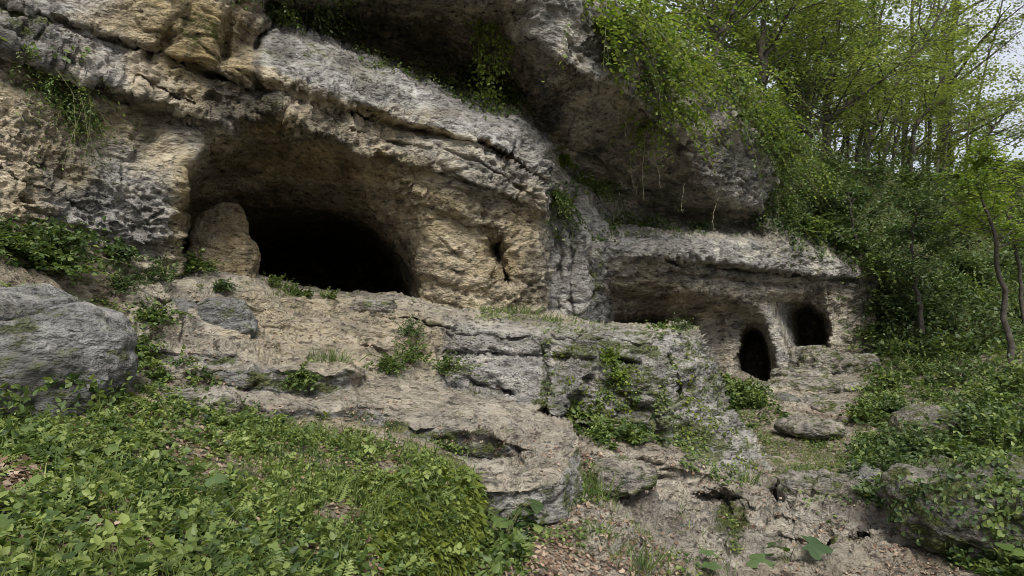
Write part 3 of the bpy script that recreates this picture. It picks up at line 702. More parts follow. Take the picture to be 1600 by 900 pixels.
ter_ops = [
 ('under', [(205, 548), (290, 550), (370, 556)], 0.04, 22), ('under', [(300, 578), (440, 577), (550, 580)], 0.05, 44), ('under', [(380, 640), (450, 643), (520, 646), (565, 637)], 0.05, 26),
 ('under', [(640, 662), (690, 670), (740, 674), (785, 686), (812, 700)], 0.12, 50), ('under', [(770, 768), (830, 765), (868, 755)], 0.05, 60), ('under', [(700, 594), (740, 600), (790, 616)], .08, 20),
 ('under', [(690, 522), (760, 522), (850, 525)], 0.10, 28), ('under', [(855, 525), (940, 529), (1060, 534)], 0.10, 30), ('under', [(590, 640), (640, 632), (700, 640)], 0.06, 14),
 ('under', [(540, 492), (600, 498), (690, 508)], 0.10, 30), ('under', [(640, 622), (700, 628), (760, 640)], .05, 14), ('under', [(770, 652), (800, 660), (850, 672)], .06, 16), ('under', [(700, 645), (740, 652), (790, 668)], .05, 12), ('under', [(420, 506), (520, 514), (620, 528)], .08, 20), ('under', [(560, 536), (640, 548), (690, 560)], .07, 20), ('under', [(240, 470), (320, 470), (400, 480)], 0.10, 30),
 ('groove', [(852, 505), (850, 540), (853, 580), (856, 640)], 0.35, 5),
 ('groove', [(690, 553), (760, 554), (850, 558), (900, 562), (1000, 566)], 0.16, 4),
 ('groove', [(400, 470), (520, 492), (700, 512)], 0.08, 5), ('groove', [(420, 520), (560, 540), (640, 560)], 0.08, 5),
 ('groove', [(700, 600), (760, 606), (800, 620), (780, 608)], 0.12, 5), ('groove', [(610, 560), (640, 575), (700, 590)], 0.1, 6),
 ('groove', [(385, 612), (400, 590), (398, 575)], 0.12, 5), ('groove', [(640, 655), (690, 640), (740, 632)], 0.06, 4), ('groove', [(770, 655), (800, 690), (812, 705)], 0.1, 5),
 ('groove', [(835, 745), (860, 730), (895, 745)], 0.06, 5), ('groove', [(1040, 560), (1060, 600), (1050, 660)], 0.12, 6), ('groove', [(940, 590), (1000, 640), (1040, 690)], 0.1, 8),
]
ter_out = [(-290, 385), (0, 402), (100, 416), (200, 426), (300, 422), (400, 427), (470, 447), (560, 457), (660, 464), (760, 476), (850, 487), (950, 505), (1091, 507),
           (1111, 555), (1130, 598), (1138, 640), (1172, 672), (1206, 722), (1230, 750), (1190, 757), (1140, 752), (1080, 725), (1020, 690), (960, 676), (900, 664), (875, 650), (868, 640), (888, 660), (905, 685), (912, 740), (906, 790), (885, 822), (770, 828), (680, 826), (500, 778), (300, 758), (0, 758), (-290, 758)]
TR = Layer('terrace', ter_lines, axis(-240, -60, 1240, 1250, FINE, 14), axis(376, 400, 840, 842, FINE, 14), ter_out, 1, ter_ops, lambda X, Y: 0.42 + 0.3 * soft_poly(X, Y, [(200, 430), (700, 500), (690, 590), (400, 560), (200, 540)], 20) + 0.65 * soft_poly(X, Y, [(690, 515), (1090, 520), (1230, 750), (960, 670), (860, 640), (690, 595)], 30), slabs=lambda X, Y: 1.0 - .6 * soft_poly(X, Y, [(700, 515), (1090, 520), (1230, 750), (960, 670), (860, 640), (695, 590)], 20))
X, Y = TR.X, TR.Y
tan_, moss, stain_shade = np.full(X.shape, 0.5), np.full(X.shape, 0.2), np.full(X.shape, 0.0)
soil, pale = np.full(X.shape, 0.12), np.full(X.shape, 0.9)
paint(tan_, [(380, 440), (560, 470), (700, 500), (680, 590), (560, 580), (400, 560), (340, 520)], 0.95, 25)
paint(tan_, [(700, 500), (900, 510), (1090, 520), (1230, 750), (1150, 760), (860, 650), (690, 600)], 0.0, 20)
paint(moss, [(852, 515), (1090, 520), (1230, 750), (1150, 760), (860, 650)], .42, 10)
paint(pale, [(690, 528), (1090, 535), (1230, 750), (1150, 760), (860, 650), (690, 600)], 0.25, 8)
paint(stain_shade, [(860, 560), (1040, 560), (1060, 690), (960, 672), (860, 645)], 0.38, 20)
paint(soil, [(400, 560), (560, 580), (600, 590), (700, 605), (860, 650), (900, 690), (880, 740), (780, 760), (800, 700), (640, 655), (400, 635)], 0.38, 15)
paint(soil, [(690, 510), (900, 510), (1090, 520), (1230, 750), (1150, 760), (860, 650), (690, 600)], 0.0, 8)
paint(soil, [(-300, 400), (180, 430), (220, 560), (340, 640), (-300, 700)], 0.9, 20)
paint(soil, [(360, 465), (560, 482), (680, 505), (600, 570), (420, 550)], 0.22, 20)
for cx, cy, rx, ry, v in [(980, 590, 60, 70, .5), (1080, 700, 60, 40, .8), (740, 700, 60, 30, .5), (620, 670, 30, 18, .8), (460, 655, 90, 14, .35), (330, 640, 60, 25, .7), (855, 600, 14, 70, .5), (1020, 650, 50, 60, .6), (1110, 610, 30, 40, .5),
                          (460, 605, 26, 26, .5), (800, 790, 60, 40, .3), (905, 740, 14, 60, .6), (760, 610, 50, 16, .4), (250, 560, 60, 12, .5), (820, 530, 30, 10, .3)]:
    blob(moss, cx, cy, rx, ry, v)
for cx, cy, rx, ry, v in [(760, 705, 60, 22, .5), (960, 650, 90, 22, .5), (330, 565, 60, 8, .3), (960, 600, 80, 60, .25)]:
    blob(stain_shade, cx, cy, rx, ry, v)
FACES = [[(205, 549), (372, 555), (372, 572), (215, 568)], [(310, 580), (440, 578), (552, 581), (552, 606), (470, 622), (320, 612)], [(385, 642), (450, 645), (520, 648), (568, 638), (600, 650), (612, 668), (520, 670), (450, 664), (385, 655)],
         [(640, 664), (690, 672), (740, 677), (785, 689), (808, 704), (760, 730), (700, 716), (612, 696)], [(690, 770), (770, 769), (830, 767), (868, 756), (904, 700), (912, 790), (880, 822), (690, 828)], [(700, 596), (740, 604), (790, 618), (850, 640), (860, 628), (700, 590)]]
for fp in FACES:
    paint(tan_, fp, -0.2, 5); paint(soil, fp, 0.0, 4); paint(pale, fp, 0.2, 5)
    s_ = soft_poly(X, Y, fp, 8); moss[...] = np.maximum(moss, .5 * s_); stain_shade[...] = np.maximum(stain_shade, .36 * s_)
for tp in [[(200, 540), (370, 548), (372, 553), (205, 547)], [(385, 625), (560, 612), (600, 640), (520, 642), (450, 638), (390, 632)], [(590, 590), (700, 604), (860, 640), (900, 685), (870, 722), (812, 700), (785, 684), (690, 668), (640, 655)], [(700, 735), (830, 738), (890, 720), (868, 750), (770, 764), (690, 764)]]:
    paint(soil, tp, 0.42, 12); paint(pale, tp, 1.0, 10); paint(tan_, tp, .4, 10)
Z = np.zeros(X.shape)
ATT = {'wear_shade': np.stack([tan_, moss, stain_shade], -1), 'cover': np.stack([soil, pale, Z], -1)}
P_OUTL = [(690, 500), (851, 508), (851, 640), (700, 596)]
P_OUTR = [(851, 508), (1100, 505), (1260, 770), (1100, 770), (851, 645)]
P_SLAB = [(560, 575), (690, 590), (860, 630), (925, 690), (925, 850), (660, 850), (690, 740), (600, 690), (600, 640), (560, 640)]
P_STEP1 = [(190, 535), (376, 548), (376, 573), (200, 573)]
P_STEP2 = [(300, 573), (562, 573), (562, 610), (440, 626), (300, 612)]
P_STEP3 = [(360, 628), (440, 626), (562, 610), (600, 640), (600, 690), (360, 690)]
regs = [in_poly(X, Y, p) for p in (P_OUTL, P_OUTR, P_SLAB, P_STEP1, P_STEP2, P_STEP3)]
acc = np.zeros(X.shape, bool)
names = [('rock_outcrop', 'layered grey rock bench with a long horizontal joint, left of the upright crack', 'rock', 'rock outcrops of the terrace'),
         ('rock_outcrop', 'big grey mossy outcrop with vines that slopes down to the path beyond the upright crack', 'rock', 'rock outcrops of the terrace'),
         ('rock_slab', 'broad trodden rock slab in the middle ending in a blunt grey nose above the path', 'rock slab', None),
         ('rock_step', 'short narrow rock step highest of three, below the squarish grey rock', 'rock step', 'rock steps up to the cave'),
         ('rock_step', 'long pale rock step with a rough front, middle of the three, behind the grass tuft', 'rock step', 'rock steps up to the cave'),
         ('rock_step', 'wide lowest rock step whose front edge meets the green slope', 'rock step', 'rock steps up to the cave')]
for r, (nm, lb, ct, gp) in zip(regs, names):
    r = r & ~acc
    acc |= r
    tag(TR.mesh(nm, M_ROCK, r, ATT), lb, ct, gp)
tag(TR.mesh('terrace', M_ROCK, ~acc, ATT), kind='structure')

# ------------------------------------------------------------------ green mound in the foreground
mound_lines = [
 [(-300, 640, 4.2), (0, 655, 4.3), (80, 645, 4.4), (150, 612, 4.8), (220, 600, 4.8), (330, 620, 5.1), (390, 638, 5.15), (450, 650, 5.2), (540, 650, 5.3), (600, 668, 5.3), (680, 690, 5.3), (740, 725, 5.2), (752, 745, 5.4)],
 [(-300, 670, 3.4), (0, 680, 3.6), (150, 655, 3.95), (300, 655, 4.4), (400, 668, 4.7), (520, 676, 4.9), (600, 690, 4.9), (680, 712, 4.8), (738, 745, 4.6), (752, 765, 5.3)],
 [(-300, 720, 2.6), (0, 730, 2.85), (200, 730, 3.3), (400, 740, 3.8), (560, 740, 4.15), (660, 752, 4.3), (700, 765, 4.3), (741, 775, 4.45), (752, 790, 5.2)],
 [(-300, 820, 2.0), (0, 820, 2.3), (200, 820, 2.6), (400, 820, 3.0), (520, 810, 3.4), (600, 800, 3.8), (660, 800, 4.0), (740, 810, 4.25), (752, 825, 5.1)],
 [(-300, 920, 1.6), (0, 920, 1.85), (200, 920, 2.1), (400, 920, 2.4), (500, 920, 2.7), (560, 910, 3.0), (640, 900, 3.6), (735, 890, 4.0), (752, 895, 4.9)],
 [(-300, 1200, 1.1), (0, 1200, 1.2), (400, 1200, 1.5), (600, 1200, 2.2), (735, 1200, 2.8), (752, 1200, 3.5)],
]
mound_out = [(-290, 605), (0, 657), (80, 647), (150, 613), (220, 603), (330, 623), (450, 652), (540, 653), (600, 670), (680, 692), (738, 728), (750, 760), (749, 820), (744, 890), (740, 1150), (-290, 1150)]
MO = Layer('mound', mound_lines, axis(-260, -60, 760, 762, 2.5, 14), axis(600, 602, 930, 1160, 2.5, 14), mound_out, 3, (), 0.8, 'soil')
X, Y = MO.X, MO.Y
tan_, moss, stain_shade = np.full(X.shape, 0.5), np.full(X.shape, 0.35), np.full(X.shape, 0.0)
soil, pale = np.full(X.shape, 0.0), np.full(X.shape, 0.0)
tan_[...] = .9; stain_shade[...] = .45
paint(moss, [(560, 740), (740, 720), (760, 900), (600, 920), (540, 820)], 0.75, 30)
Z = np.zeros(X.shape)
tag(MO.mesh('mound', M_ROCK, None, {'wear_shade': np.stack([tan_, moss, stain_shade], -1), 'cover': np.stack([soil, pale, Z], -1)}), kind='structure')

# wide valley ground under and beyond everything
gx = np.concatenate([[-900, -300, -100, -40], np.arange(-30, 31, 3), [40, 100, 300, 900]]).astype(float)
gy = np.concatenate([[-900, -300, -100, -40], np.arange(-30, 61, 3), [80, 150, 300, 900]]).astype(float)
GX, GY = np.meshgrid(gx, gy)
rise = np.clip((GY - 9) / 10, 0, 1) * 0.0 + np.clip((GY - 24) / 34, 0, 1) * 15 + 0.2 * vnoise(np.stack([GX, GY, GX * 0], -1) * .3, 4)
GV = np.stack([GX, GY, -0.75 + rise * np.clip((GY - 20) / 6, 0, 1)], -1).reshape(-1, 3)
nx, ny = len(gx), len(gy)
J, I_ = np.meshgrid(np.arange(ny - 1), np.arange(nx - 1), indexing='ij')
q = np.stack([J * nx + I_, J * nx + I_ + 1, (J + 1) * nx + I_ + 1, (J + 1) * nx + I_], -1).reshape(-1, 4)
M_SOIL = rock_material('forest_soil', False, fixed=(0.6, 0.35, 0.0), soil=0.9)
me = mesh_np('ground', GV, q); me.materials.append(M_SOIL)
g = bpy.data.objects.new('ground', me); col.objects.link(g); tag(g, kind='structure')

# ------------------------------------------------------------------ loose boulders (closed, sunk a little into what they lie on)
import bmesh
def boulder(name, label, c, r, rot=0.0, seed=0, sub=5, mat=None, cat='boulder', group=None, flat=0.0, amp=1.0, power=2.6, block=0.16, crack=None):
    bm = bmesh.new()
    bmesh.ops.create_icosphere(bm, subdivisions=sub, radius=1)
    me = bpy.data.meshes.new(name); bm.to_mesh(me); bm.free()
    V = np.empty(len(me.vertices) * 3, np.float32); me.vertices.foreach_get('co', V); V = V.reshape(-1, 3)
    p = power
    V = V / ((np.abs(V) ** p).sum(-1, keepdims=True) ** (1 / p))
    N = V / np.linalg.norm(V, axis=-1, keepdims=True)
    W = V * np.array(r)
    cs, sn = math.cos(rot), math.sin(rot)
    Rz = np.array([[cs, -sn, 0], [sn, cs, 0], [0, 0, 1]])
    W = W @ Rz.T; N = N @ Rz.T
    o3 = seed * 7.7
    rm = min(r)
    h = 0.32 * rm * fbm(W / rm * 0.8 + o3, 2, seed)
    d1, d2, idv = cells(W / rm * 1.5 + o3, seed)
    h += block * rm * (idv - .5) * np.clip((d2 - d1) * 4, 0, 1)
    if crack is not None:
        cn, cd = np.array(crack[:3]), crack[3]
        h -= 0.07 * np.exp(-((W @ cn - cd + .03 * fbm(W * 4, 2, 5)) / .014) ** 2)
    h += 0.03 * ridged(W * 4.5 + o3, 3, seed + 3)
    d1, d2, idv = cells(W * 11 + o3, seed + 1)
    h += 0.022 * (idv - .5) * np.clip((d2 - d1) * 4, 0, 1) - 0.03 * np.clip(.4 - d1, 0, 1)
    h += 0.012 * fbm(W * 22, 3, seed + 9)
    W = W + N * (h * amp)[:, None]
    me.vertices.foreach_set('co', W.astype(np.float32).ravel())
    me.polygons.foreach_set('use_smooth', np.ones(len(me.polygons), bool))
    me.update()
    me.materials.append(mat or M_BOULDER)
    ob = bpy.data.objects.new(name, me); ob.location = c; col.objects.link(ob)
    return tag(ob, label, cat, group)
def at3(px, py, D): return tuple(place(px, py, D))
boulder('boulder', 'big rounded grey boulder at the left edge with ivy leaves over its foot', at3(22, 572, 4.35), (0.72, 0.6, 0.52), 0.1, 3, 7, power=2.05, amp=.85, crack=(.5, .1, -.86, -.16))
boulder('rock', 'squarish grey rock on the slope below the cave mouth, right of a narrow gap', at3(346, 508, 6.6), (0.30, 0.28, 0.24), 0.2, 5, 5, cat='rock')
boulder('rock', 'lumpy grey rock in the bushes left of the squarish grey rock', at3(272, 500, 6.5), (0.26, 0.3, 0.19), 0.5, 6, 5, cat='rock')
boulder('rock', 'small worn stone lying on the sill of the big cave mouth', at3(583, 480, 8.15), (0.26, 0.2, 0.09), 0.0, 8, 5, M_MIXROCK, 'rock', power=3.2, block=.42)
boulder('rock', 'flat ledge stone half grown over, below the big round boulder', at3(180, 612, 4.7), (0.2, 0.2, 0.1), 0.4, 9, 4, M_MIXROCK, 'rock', power=3.2, block=.42)
boulder('rock', 'low mossy stone under the leaves left of the lowest step', at3(305, 634, 4.85), (0.30, 0.2, 0.1), 0.2, 12, 5, M_MIXROCK, 'rock', power=3.2, block=.42)
boulder('rock_pillar', 'rounded tan rock pillar standing inside the left of the big cave mouth', at3(342, 428, 7.8), (0.38, 0.36, 0.80), 0.3, 13, 6, M_TANROCK, 'rock', amp=1.2, power=2.3, block=.25)
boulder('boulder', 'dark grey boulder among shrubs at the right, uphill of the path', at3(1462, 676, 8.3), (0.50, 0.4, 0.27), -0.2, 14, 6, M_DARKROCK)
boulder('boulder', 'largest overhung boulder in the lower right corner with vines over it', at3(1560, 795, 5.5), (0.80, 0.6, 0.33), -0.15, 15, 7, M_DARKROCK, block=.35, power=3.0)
boulder('rock', 'rounded kerb stone with a dark notch beside it at the path bend', at3(1247, 765, 6.8), (0.17, 0.2, 0.14), 0, 17, 5, M_MIXROCK, 'rock', power=3.2, block=.42)
boulder('rock', 'shaded blocky stone right of the path bend kerb stone', at3(1298, 768, 6.7), (0.24, 0.24, 0.15), 0.2, 18, 5, M_MIXROCK, 'rock', power=3.2, block=.42)
boulder('rock', 'dark leaf covered rock behind the shaded blocky stone', at3(1352, 752, 6.9), (0.22, 0.25, 0.16), 0.2, 19, 5, M_BOULDER, 'rock')
boulder('rock_slab', 'flat tilted slab lying alone in the grass of the far path', at3(1266, 668, 9.0), (0.40, 0.42, 0.10), 0.15, 20, 5, M_MIXROCK, 'rock slab')
boulder('rock', 'stacked rough block in front of the second small cave arch', at3(1278, 566, 14.0), (0.50, 0.45, 0.30), 0.3, 21, 5, M_MIXROCK, 'rock', power=3.2, block=.42)
boulder('rock', 'worn stepping rock just below the two small caves', at3(1255, 605, 12.6), (0.55, 0.6, 0.16), 0.2, 22, 5, M_MIXROCK, 'rock', power=3.2, block=.42)
boulder('rock', 'pale stepping rock between the far slab and the small caves', at3(1300, 640, 11.0), (0.40, 0.4, 0.14), 0.1, 23, 5, M_MIXROCK, 'rock', power=3.2, block=.42)
for x_, y_, D_, r_, lb_, sd_ in [(1330, 572, 14.0, (.5, .4, .22), 'weathered ledge rock right of the stacked block by the second arch', 31), (1250, 588, 13.3, (.5, .4, .15), 'angular ledge stone under the stacked block', 32), (1205, 612, 12.4, (.45, .4, .14), 'angular stone in the weeds before the first small cave', 33),
                                (1330, 612, 12.2, (.4, .4, .16), 'rough stone at the right side of the far path', 34), (1265, 628, 11.6, (.45, .35, .10), 'thin broken slab on the far path below the worn rock', 35), (1225, 655, 10.2, (.3, .3, .08), 'low broken stone edging the grassy hollow', 36)]:
    boulder('rock', lb_, at3(x_, y_, D_), r_, .3 * sd_, sd_, 5, M_MIXROCK, 'rock', power=3.6, block=.5)
boulder('rock', 'small stone in the weeds left of the far path', at3(1222, 628, 11.2), (0.25, 0.25, 0.13), 0.1, 24, 5, M_BOULDER, 'rock')
boulder('rock', 'leaf strewn rock lump at the foot of the outcrop', at3(965, 742, 6.15), (0.30, 0.3, 0.12), 0.4, 25, 5, M_MIXROCK, 'rock', power=3.2, block=.42)
#==PART3==
# ------------------------------------------------------------------ leaves, stems and plants
def T_quad():
    return np.array([(0, 0, 0), (.36, .45, .06), (0, 1, -.04), (-.36, .45, .06)]), np.array([(0, 1, 2, 3)])
def T_ovate(wd=.34):
    v = [(0, 0, 0), (wd, .28, .07), (wd * .82, .62, .06), (0, 1.0, -.08), (-wd * .82, .62, .06), (-wd, .28, .07)]
    return np.array(v), np.array([(0, 1, 2, 3), (0, 3, 4, 5)])
def T_three():
    V, Fs = [], []
    for k, (a, s) in enumerate(((0, 1.0), (1.25, .8), (-1.25, .8))):
        v, f = T_ovate(.36)
        c, sn = math.cos(a), math.sin(a)
        v = v * .62 * s
        v = np.stack([v[:, 0] * c - v[:, 1] * sn, v[:, 0] * sn + v[:, 1] * c + .18, v[:, 2]], -1)
        V.append(v); Fs.append(f + 6 * k)
    return np.concatenate(V), np.concatenate(Fs)
def T_blade():
    v = [(-.022, 0, 0), (.022, 0, 0), (.018, .5, .10), (-.018, .5, .10), (.003, 1, -.06), (-.003, 1, -.06)]
    return np.array(v), np.array([(0, 1, 2, 3), (3, 2, 4, 5)])
def T_frond():
    V, Fs = [(-.006, 0, 0), (.006, 0, 0), (.003, .95, -.16), (-.003, .95, -.16)], [(0, 1, 2, 3)]
    n = 9
    for k in range(n):
        t = .14 + .8 * k / n
        L = .30 * math.sin(math.pi * (0.18 + .82 * t)) ** .8
        z = -.18 * t * t + .02
        for s in (1, -1):
            b = len(V)
            V += [(0, t, z), (s * L * .5, t + .075, z + .02), (s * L, t + .10, z - .04), (s * L * .5, t - .005, z + .02)]
            Fs.append((b, b + 1, b + 2, b + 3) if s > 0 else (b, b + 3, b + 2, b + 1))
    return np.array(V), np.array(Fs)
TPL = {'quad': T_quad(), 'ovate': T_ovate(), 'narrow': T_ovate(.2), 'three': T_three(), 'blade': T_blade(), 'frond': T_frond()}
def unit(v): return v / (np.linalg.norm(v, axis=-1, keepdims=True) + 1e-9)
def leaves(name, P, along, up, size, tpl, mat, tint, parent=None):
    """one mesh of many leaves: P stalk points, along = where the tip points, up = face normal"""
    V, Fs = TPL[tpl]
    y = unit(along); x = unit(np.cross(y, up)); z = np.cross(x, y)
    n, k = len(P), len(V)
    s = np.broadcast_to(np.asarray(size, float), (n,))[:, None, None]
    W = P[:, None] + s * (V[None, :, 0:1] * x[:, None] + V[None, :, 1:2] * y[:, None] + V[None, :, 2:3] * z[:, None])
    me = mesh_np(name, W.reshape(-1, 3), (Fs[None] + (np.arange(n) * k)[:, None, None]).reshape(-1, 4))
    a = me.attributes.new('tint', 'FLOAT', 'FACE')
    a.data.foreach_set('value', np.repeat(np.clip(tint, 0, 1), len(Fs)).astype(np.float32))
    me.materials.append(mat)
    o = bpy.data.objects.new(name, me); col.objects.link(o)
    if parent is not None:
        o.parent = parent; me.transform(parent.matrix_basis.inverted())
    return o
def tubes(name, paths, mat, parent=None, sides=5):
    V, Fs, b = [], [], 0
    for pts, rad in paths:
        pts = np.asarray(pts, float); m = len(pts)
        t = unit(np.gradient(pts, axis=0))
        ref = np.where(np.abs(t[:, 2:3]) > .9, np.array([[1., 0, 0]]), np.array([[0, 0, 1.]]))
        x = unit(np.cross(t, ref)); y = np.cross(t, x)
        an = np.arange(sides) * 2 * math.pi / sides
        r = np.broadcast_to(np.asarray(rad, float), (m,))[:, None, None]
        V.append((pts[:, None] + r * (np.cos(an)[None, :, None] * x[:, None] + np.sin(an)[None, :, None] * y[:, None])).reshape(-1, 3))
        i = np.arange(m - 1)[:, None]; j = np.arange(sides)[None]
        Fs.append((np.stack([i * sides + j, i * sides + (j + 1) % sides, (i + 1) * sides + (j + 1) % sides, (i + 1) * sides + j], -1)).reshape(-1, 4) + b)
        b += m * sides
    me = mesh_np(name, np.concatenate(V), np.concatenate(Fs))
    me.polygons.foreach_set('use_smooth', np.ones(len(me.polygons), bool))
    me.materials.append(mat)
    o = bpy.data.objects.new(name, me); col.objects.link(o)
    if parent is not None:
        o.parent = parent; me.transform(parent.matrix_basis.inverted())
    return o
def rnd(*s): return RNG.random(s)
def rdir(n): return unit(RNG.normal(size=(n, 3)))

def sprays(orig, dirs, lens, nl, droop, size, spread=0.8, curl=0.25):
    """leafy twigs: returns leaf points, tips, normals, and the twig paths"""
    n = len(orig)
    t = np.linspace(0, 1, nl + 1)[1:]
    d = unit(dirs)
    side = unit(np.cross(d, np.array([0, 0, 1.0])) + 0.15 * RNG.normal(size=(n, 3)))
    bend = RNG.normal(size=(n, 3)) * curl
    def pt(tt):
        return orig[:, None] + lens[:, None, None] * (d[:, None] * tt[None, :, None] + bend[:, None] * (tt ** 2)[None, :, None] + np.array([0, 0, -1.0]) * (droop * tt ** 2)[None, :, None])
    P = pt(t)
    sgn = np.where(np.arange(nl) % 2 == 0, 1.0, -1.0)[None, :, None]
    tang = unit(pt(np.minimum(t + .05, 1.05)) - P)
    al = unit(tang * 0.6 + side[:, None] * sgn * spread + 0.25 * RNG.normal(size=P.shape))
    nr = unit(np.array([0, 0, 1.0]) + 0.45 * RNG.normal(size=P.shape))
    tw = pt(np.linspace(0, 1, 4))
    return P.reshape(-1, 3), al.reshape(-1, 3), nr.reshape(-1, 3), tw

def shrub(name, label, cat, pos, nrm, R, ntw, nl, size, mat, tpl='ovate', droop=0.3, up=0.6, group=None, stems=True, tint=(0.5, 0.22), wide=1.0):
    pos = np.asarray(pos, float); nrm = unit(np.asarray(nrm, float))
    e = empty(name, pos)
    bpy.context.view_layer.update() if False else None
    d = rdir(ntw) * np.array([wide, wide, 0.8]) + nrm * 0.8 + np.array([0, 0, up])
    o = pos + RNG.normal(size=(ntw, 3)) * R * 0.28 * np.array([wide, wide, .5])
    L = R * (0.5 + 0.8 * rnd(ntw))
    P, al, nr, tw = sprays(o, d, L, nl, droop, size)
    h = 0.25 * vnoise(P * 3.0 / max(R, .3), 77)
    tn = np.clip(RNG.normal(tint[0], tint[1], len(P)) + h, 0, 1)
    e.location = pos
    e.matrix_basis.translation = Vector(pos)
    lf = leaves('foliage', P, al, nr, size * (0.6 + 0.7 * rnd(len(P))), tpl, mat, tn, e)
    lf['kind'] = 'stuff'
    if stems:
        k = min(ntw, 12)
        tubes('stem', [(tw[i], np.linspace(R * .012 + .002, .0015, 4)) for i in range(k)], M_STEM, e, 4)['kind'] = 'stuff'
    return tag(e, label, cat, group)

def tuft(name, label, pos, R, n, h, mat, group=None, cat='grass tuft', tpl='blade', lean=0.5):
    pos = np.asarray(pos, float)
    e = empty(name, pos); e.matrix_basis.translation = Vector(pos)
    o = pos + np.stack([RNG.normal(size=n) * R, RNG.normal(size=n) * R, np.zeros(n) - .01], -1)
    al = unit(RNG.normal(size=(n, 3)) * np.array([lean, lean, .1]) + (o - pos) * 1.2 / max(R, .01) * lean * .5 + np.array([0, 0, 1]))
    nr = unit(RNG.normal(size=(n, 3)) + np.array([0, -.6, .3]))
    lf = leaves('blades' if tpl == 'blade' else 'fronds', o, al, nr, h * (0.5 + .7 * rnd(n)), tpl, mat, np.clip(RNG.normal(.5, .25, n), 0, 1), e)
    lf['kind'] = 'stuff'
    return tag(e, label, cat, group)

def scatter(layer, poly, n, thr=-1.0, scale=1.5, seed=0):
    """points on a surface inside a patch, thinned to clumps by noise"""
    xs_, ys_ = [p[0] for p in poly], [p[1] for p in poly]
    px = RNG.uniform(min(xs_), max(xs_), n * 3); py = RNG.uniform(min(ys_), max(ys_), n * 3)
    k = in_poly(px, py, poly)
    if layer is MO and thr > -.9:
        for bx, by, bw, bh in ((30, 755, 60, 34), (290, 712, 62, 20), (520, 805, 44, 26), (470, 868, 50, 24), (160, 838, 34, 14), (400, 768, 26, 12), (575, 880, 24, 40), (120, 690, 30, 9), (610, 735, 26, 10)):
            k &= (np.hypot((px - bx) / bw, (py - by) / bh) > .55 + .6 * RNG.random(len(px))) | (RNG.random(len(px)) < .06)
    px, py = px[k], py[k]
    Q, N, M = layer.at(px, py)
    k = M & (vnoise(Q * scale, 200 + seed) + .35 * vnoise(Q * scale * 3.1, 201 + seed) > thr)
    Q, N = Q[k][:n], N[k][:n]
    return Q, N
def cover(name, label, cat, layer, polys, size, mat, tpl, lift=0.04, tint=(.5, .25), kind='stuff', tilt=.5, upw=1.0, parts=None):
    Ps, Ns = [], []
    for k, (poly, n, thr) in enumerate(polys):
        Q, N = scatter(layer, poly, n, thr, 1.6, k)
        Ps.append(Q); Ns.append(N)
    P, N = np.concatenate(Ps), np.concatenate(Ns)
    n = len(P)
    up = unit(N * .7 + np.array([0, -0.15, upw]) + tilt * RNG.normal(size=(n, 3)))
    al = unit(np.cross(up, rdir(n)) + .15 * N)
    P = P + unit(N * .6 + np.array([0, 0, .8])) * (lift * rnd(n))[:, None]
    hz = .28 * vnoise(P * 2.2, 91)
    s = size * (0.45 + 0.9 * rnd(n) ** 1.3)
    o = leaves(name, P, al, up, s, tpl, mat, np.clip(RNG.normal(tint[0], tint[1], n) + hz, 0, 1))
    return tag(o, label, cat, None, kind)

# ---- ground cover and litter
mp = [(-250, 670), (-60, 665), (150, 640), (330, 640), (520, 672), (640, 700), (745, 760), (740, 900), (560, 930), (-60, 960), (-250, 960)]
def sprigs(name, label, layer, polys, lens, nl, size, tpl, mat, tint, cat='weeds', upb=1.0, scale=1.6, seed=0):
    Ps, Ns = zip(*[scatter(layer, p, n, t, scale, seed + k) for k, (p, n, t) in enumerate(polys)])
    P, N = np.concatenate(Ps), np.concatenate(Ns); n = len(P)
    d = unit(N * .5 + np.array([0, -.1, upb]) + .75 * RNG.normal(size=(n, 3)))
    L = lens * (.5 + 1.1 * rnd(n) ** 1.5)
    Q, al, nr, tw = sprays(P, d, L, nl, .45, size, .9, .3)
    s_ = np.repeat(size * (.45 + .95 * rnd(n) ** 1.4), nl) * (.75 + .5 * rnd(len(Q)))
    tn = np.repeat(RNG.normal(tint[0], tint[1], n), nl) + .08 * RNG.normal(size=len(Q)) + .3 * vnoise(Q * 1.7, 93 + seed)
    return tag(leaves(name, Q, al, nr, s_, tpl, mat, np.clip(tn, 0, 1)), label, cat, None, 'stuff')
sprigs('ground_cover', 'leafy low weeds spreading over the foreground slope', MO, [(mp, 2200, .08), ([(-60, 690), (300, 690), (560, 740), (560, 930), (-60, 940)], 1100, .08), ([(-60, 600), (230, 600), (520, 655), (430, 720), (-60, 720)], 1100, -.02)], .08, 9, .029, 'ovate', M_LEAF, (.62, .28), 'ground cover')
sprigs('creeping_weeds', 'darker lobed weeds mixed into the foreground slope', MO, [(mp, 1500, .05)], .11, 4, .042, 'three', M_LEAF, (.55, .25), seed=20)
sprigs('small_weeds', 'fine bright green weeds on the crest and face of the mound', MO, [([(380, 650), (640, 690), (745, 740), (745, 760), (640, 760), (590, 900), (500, 900), (420, 760)], 2200, -.2), (mp, 1900, .05)], .07, 8, .020, 'ovate', M_LEAF, (.8, .2), seed=40)
sprigs('tall_weeds', 'taller leafy stems standing out of the foreground weeds', MO, [(mp, 170, .05)], .22, 12, .034, 'ovate', M_LEAF, (.7, .25), upb=1.6, seed=50)
Q, N = scatter(MO, mp, 420, .0)
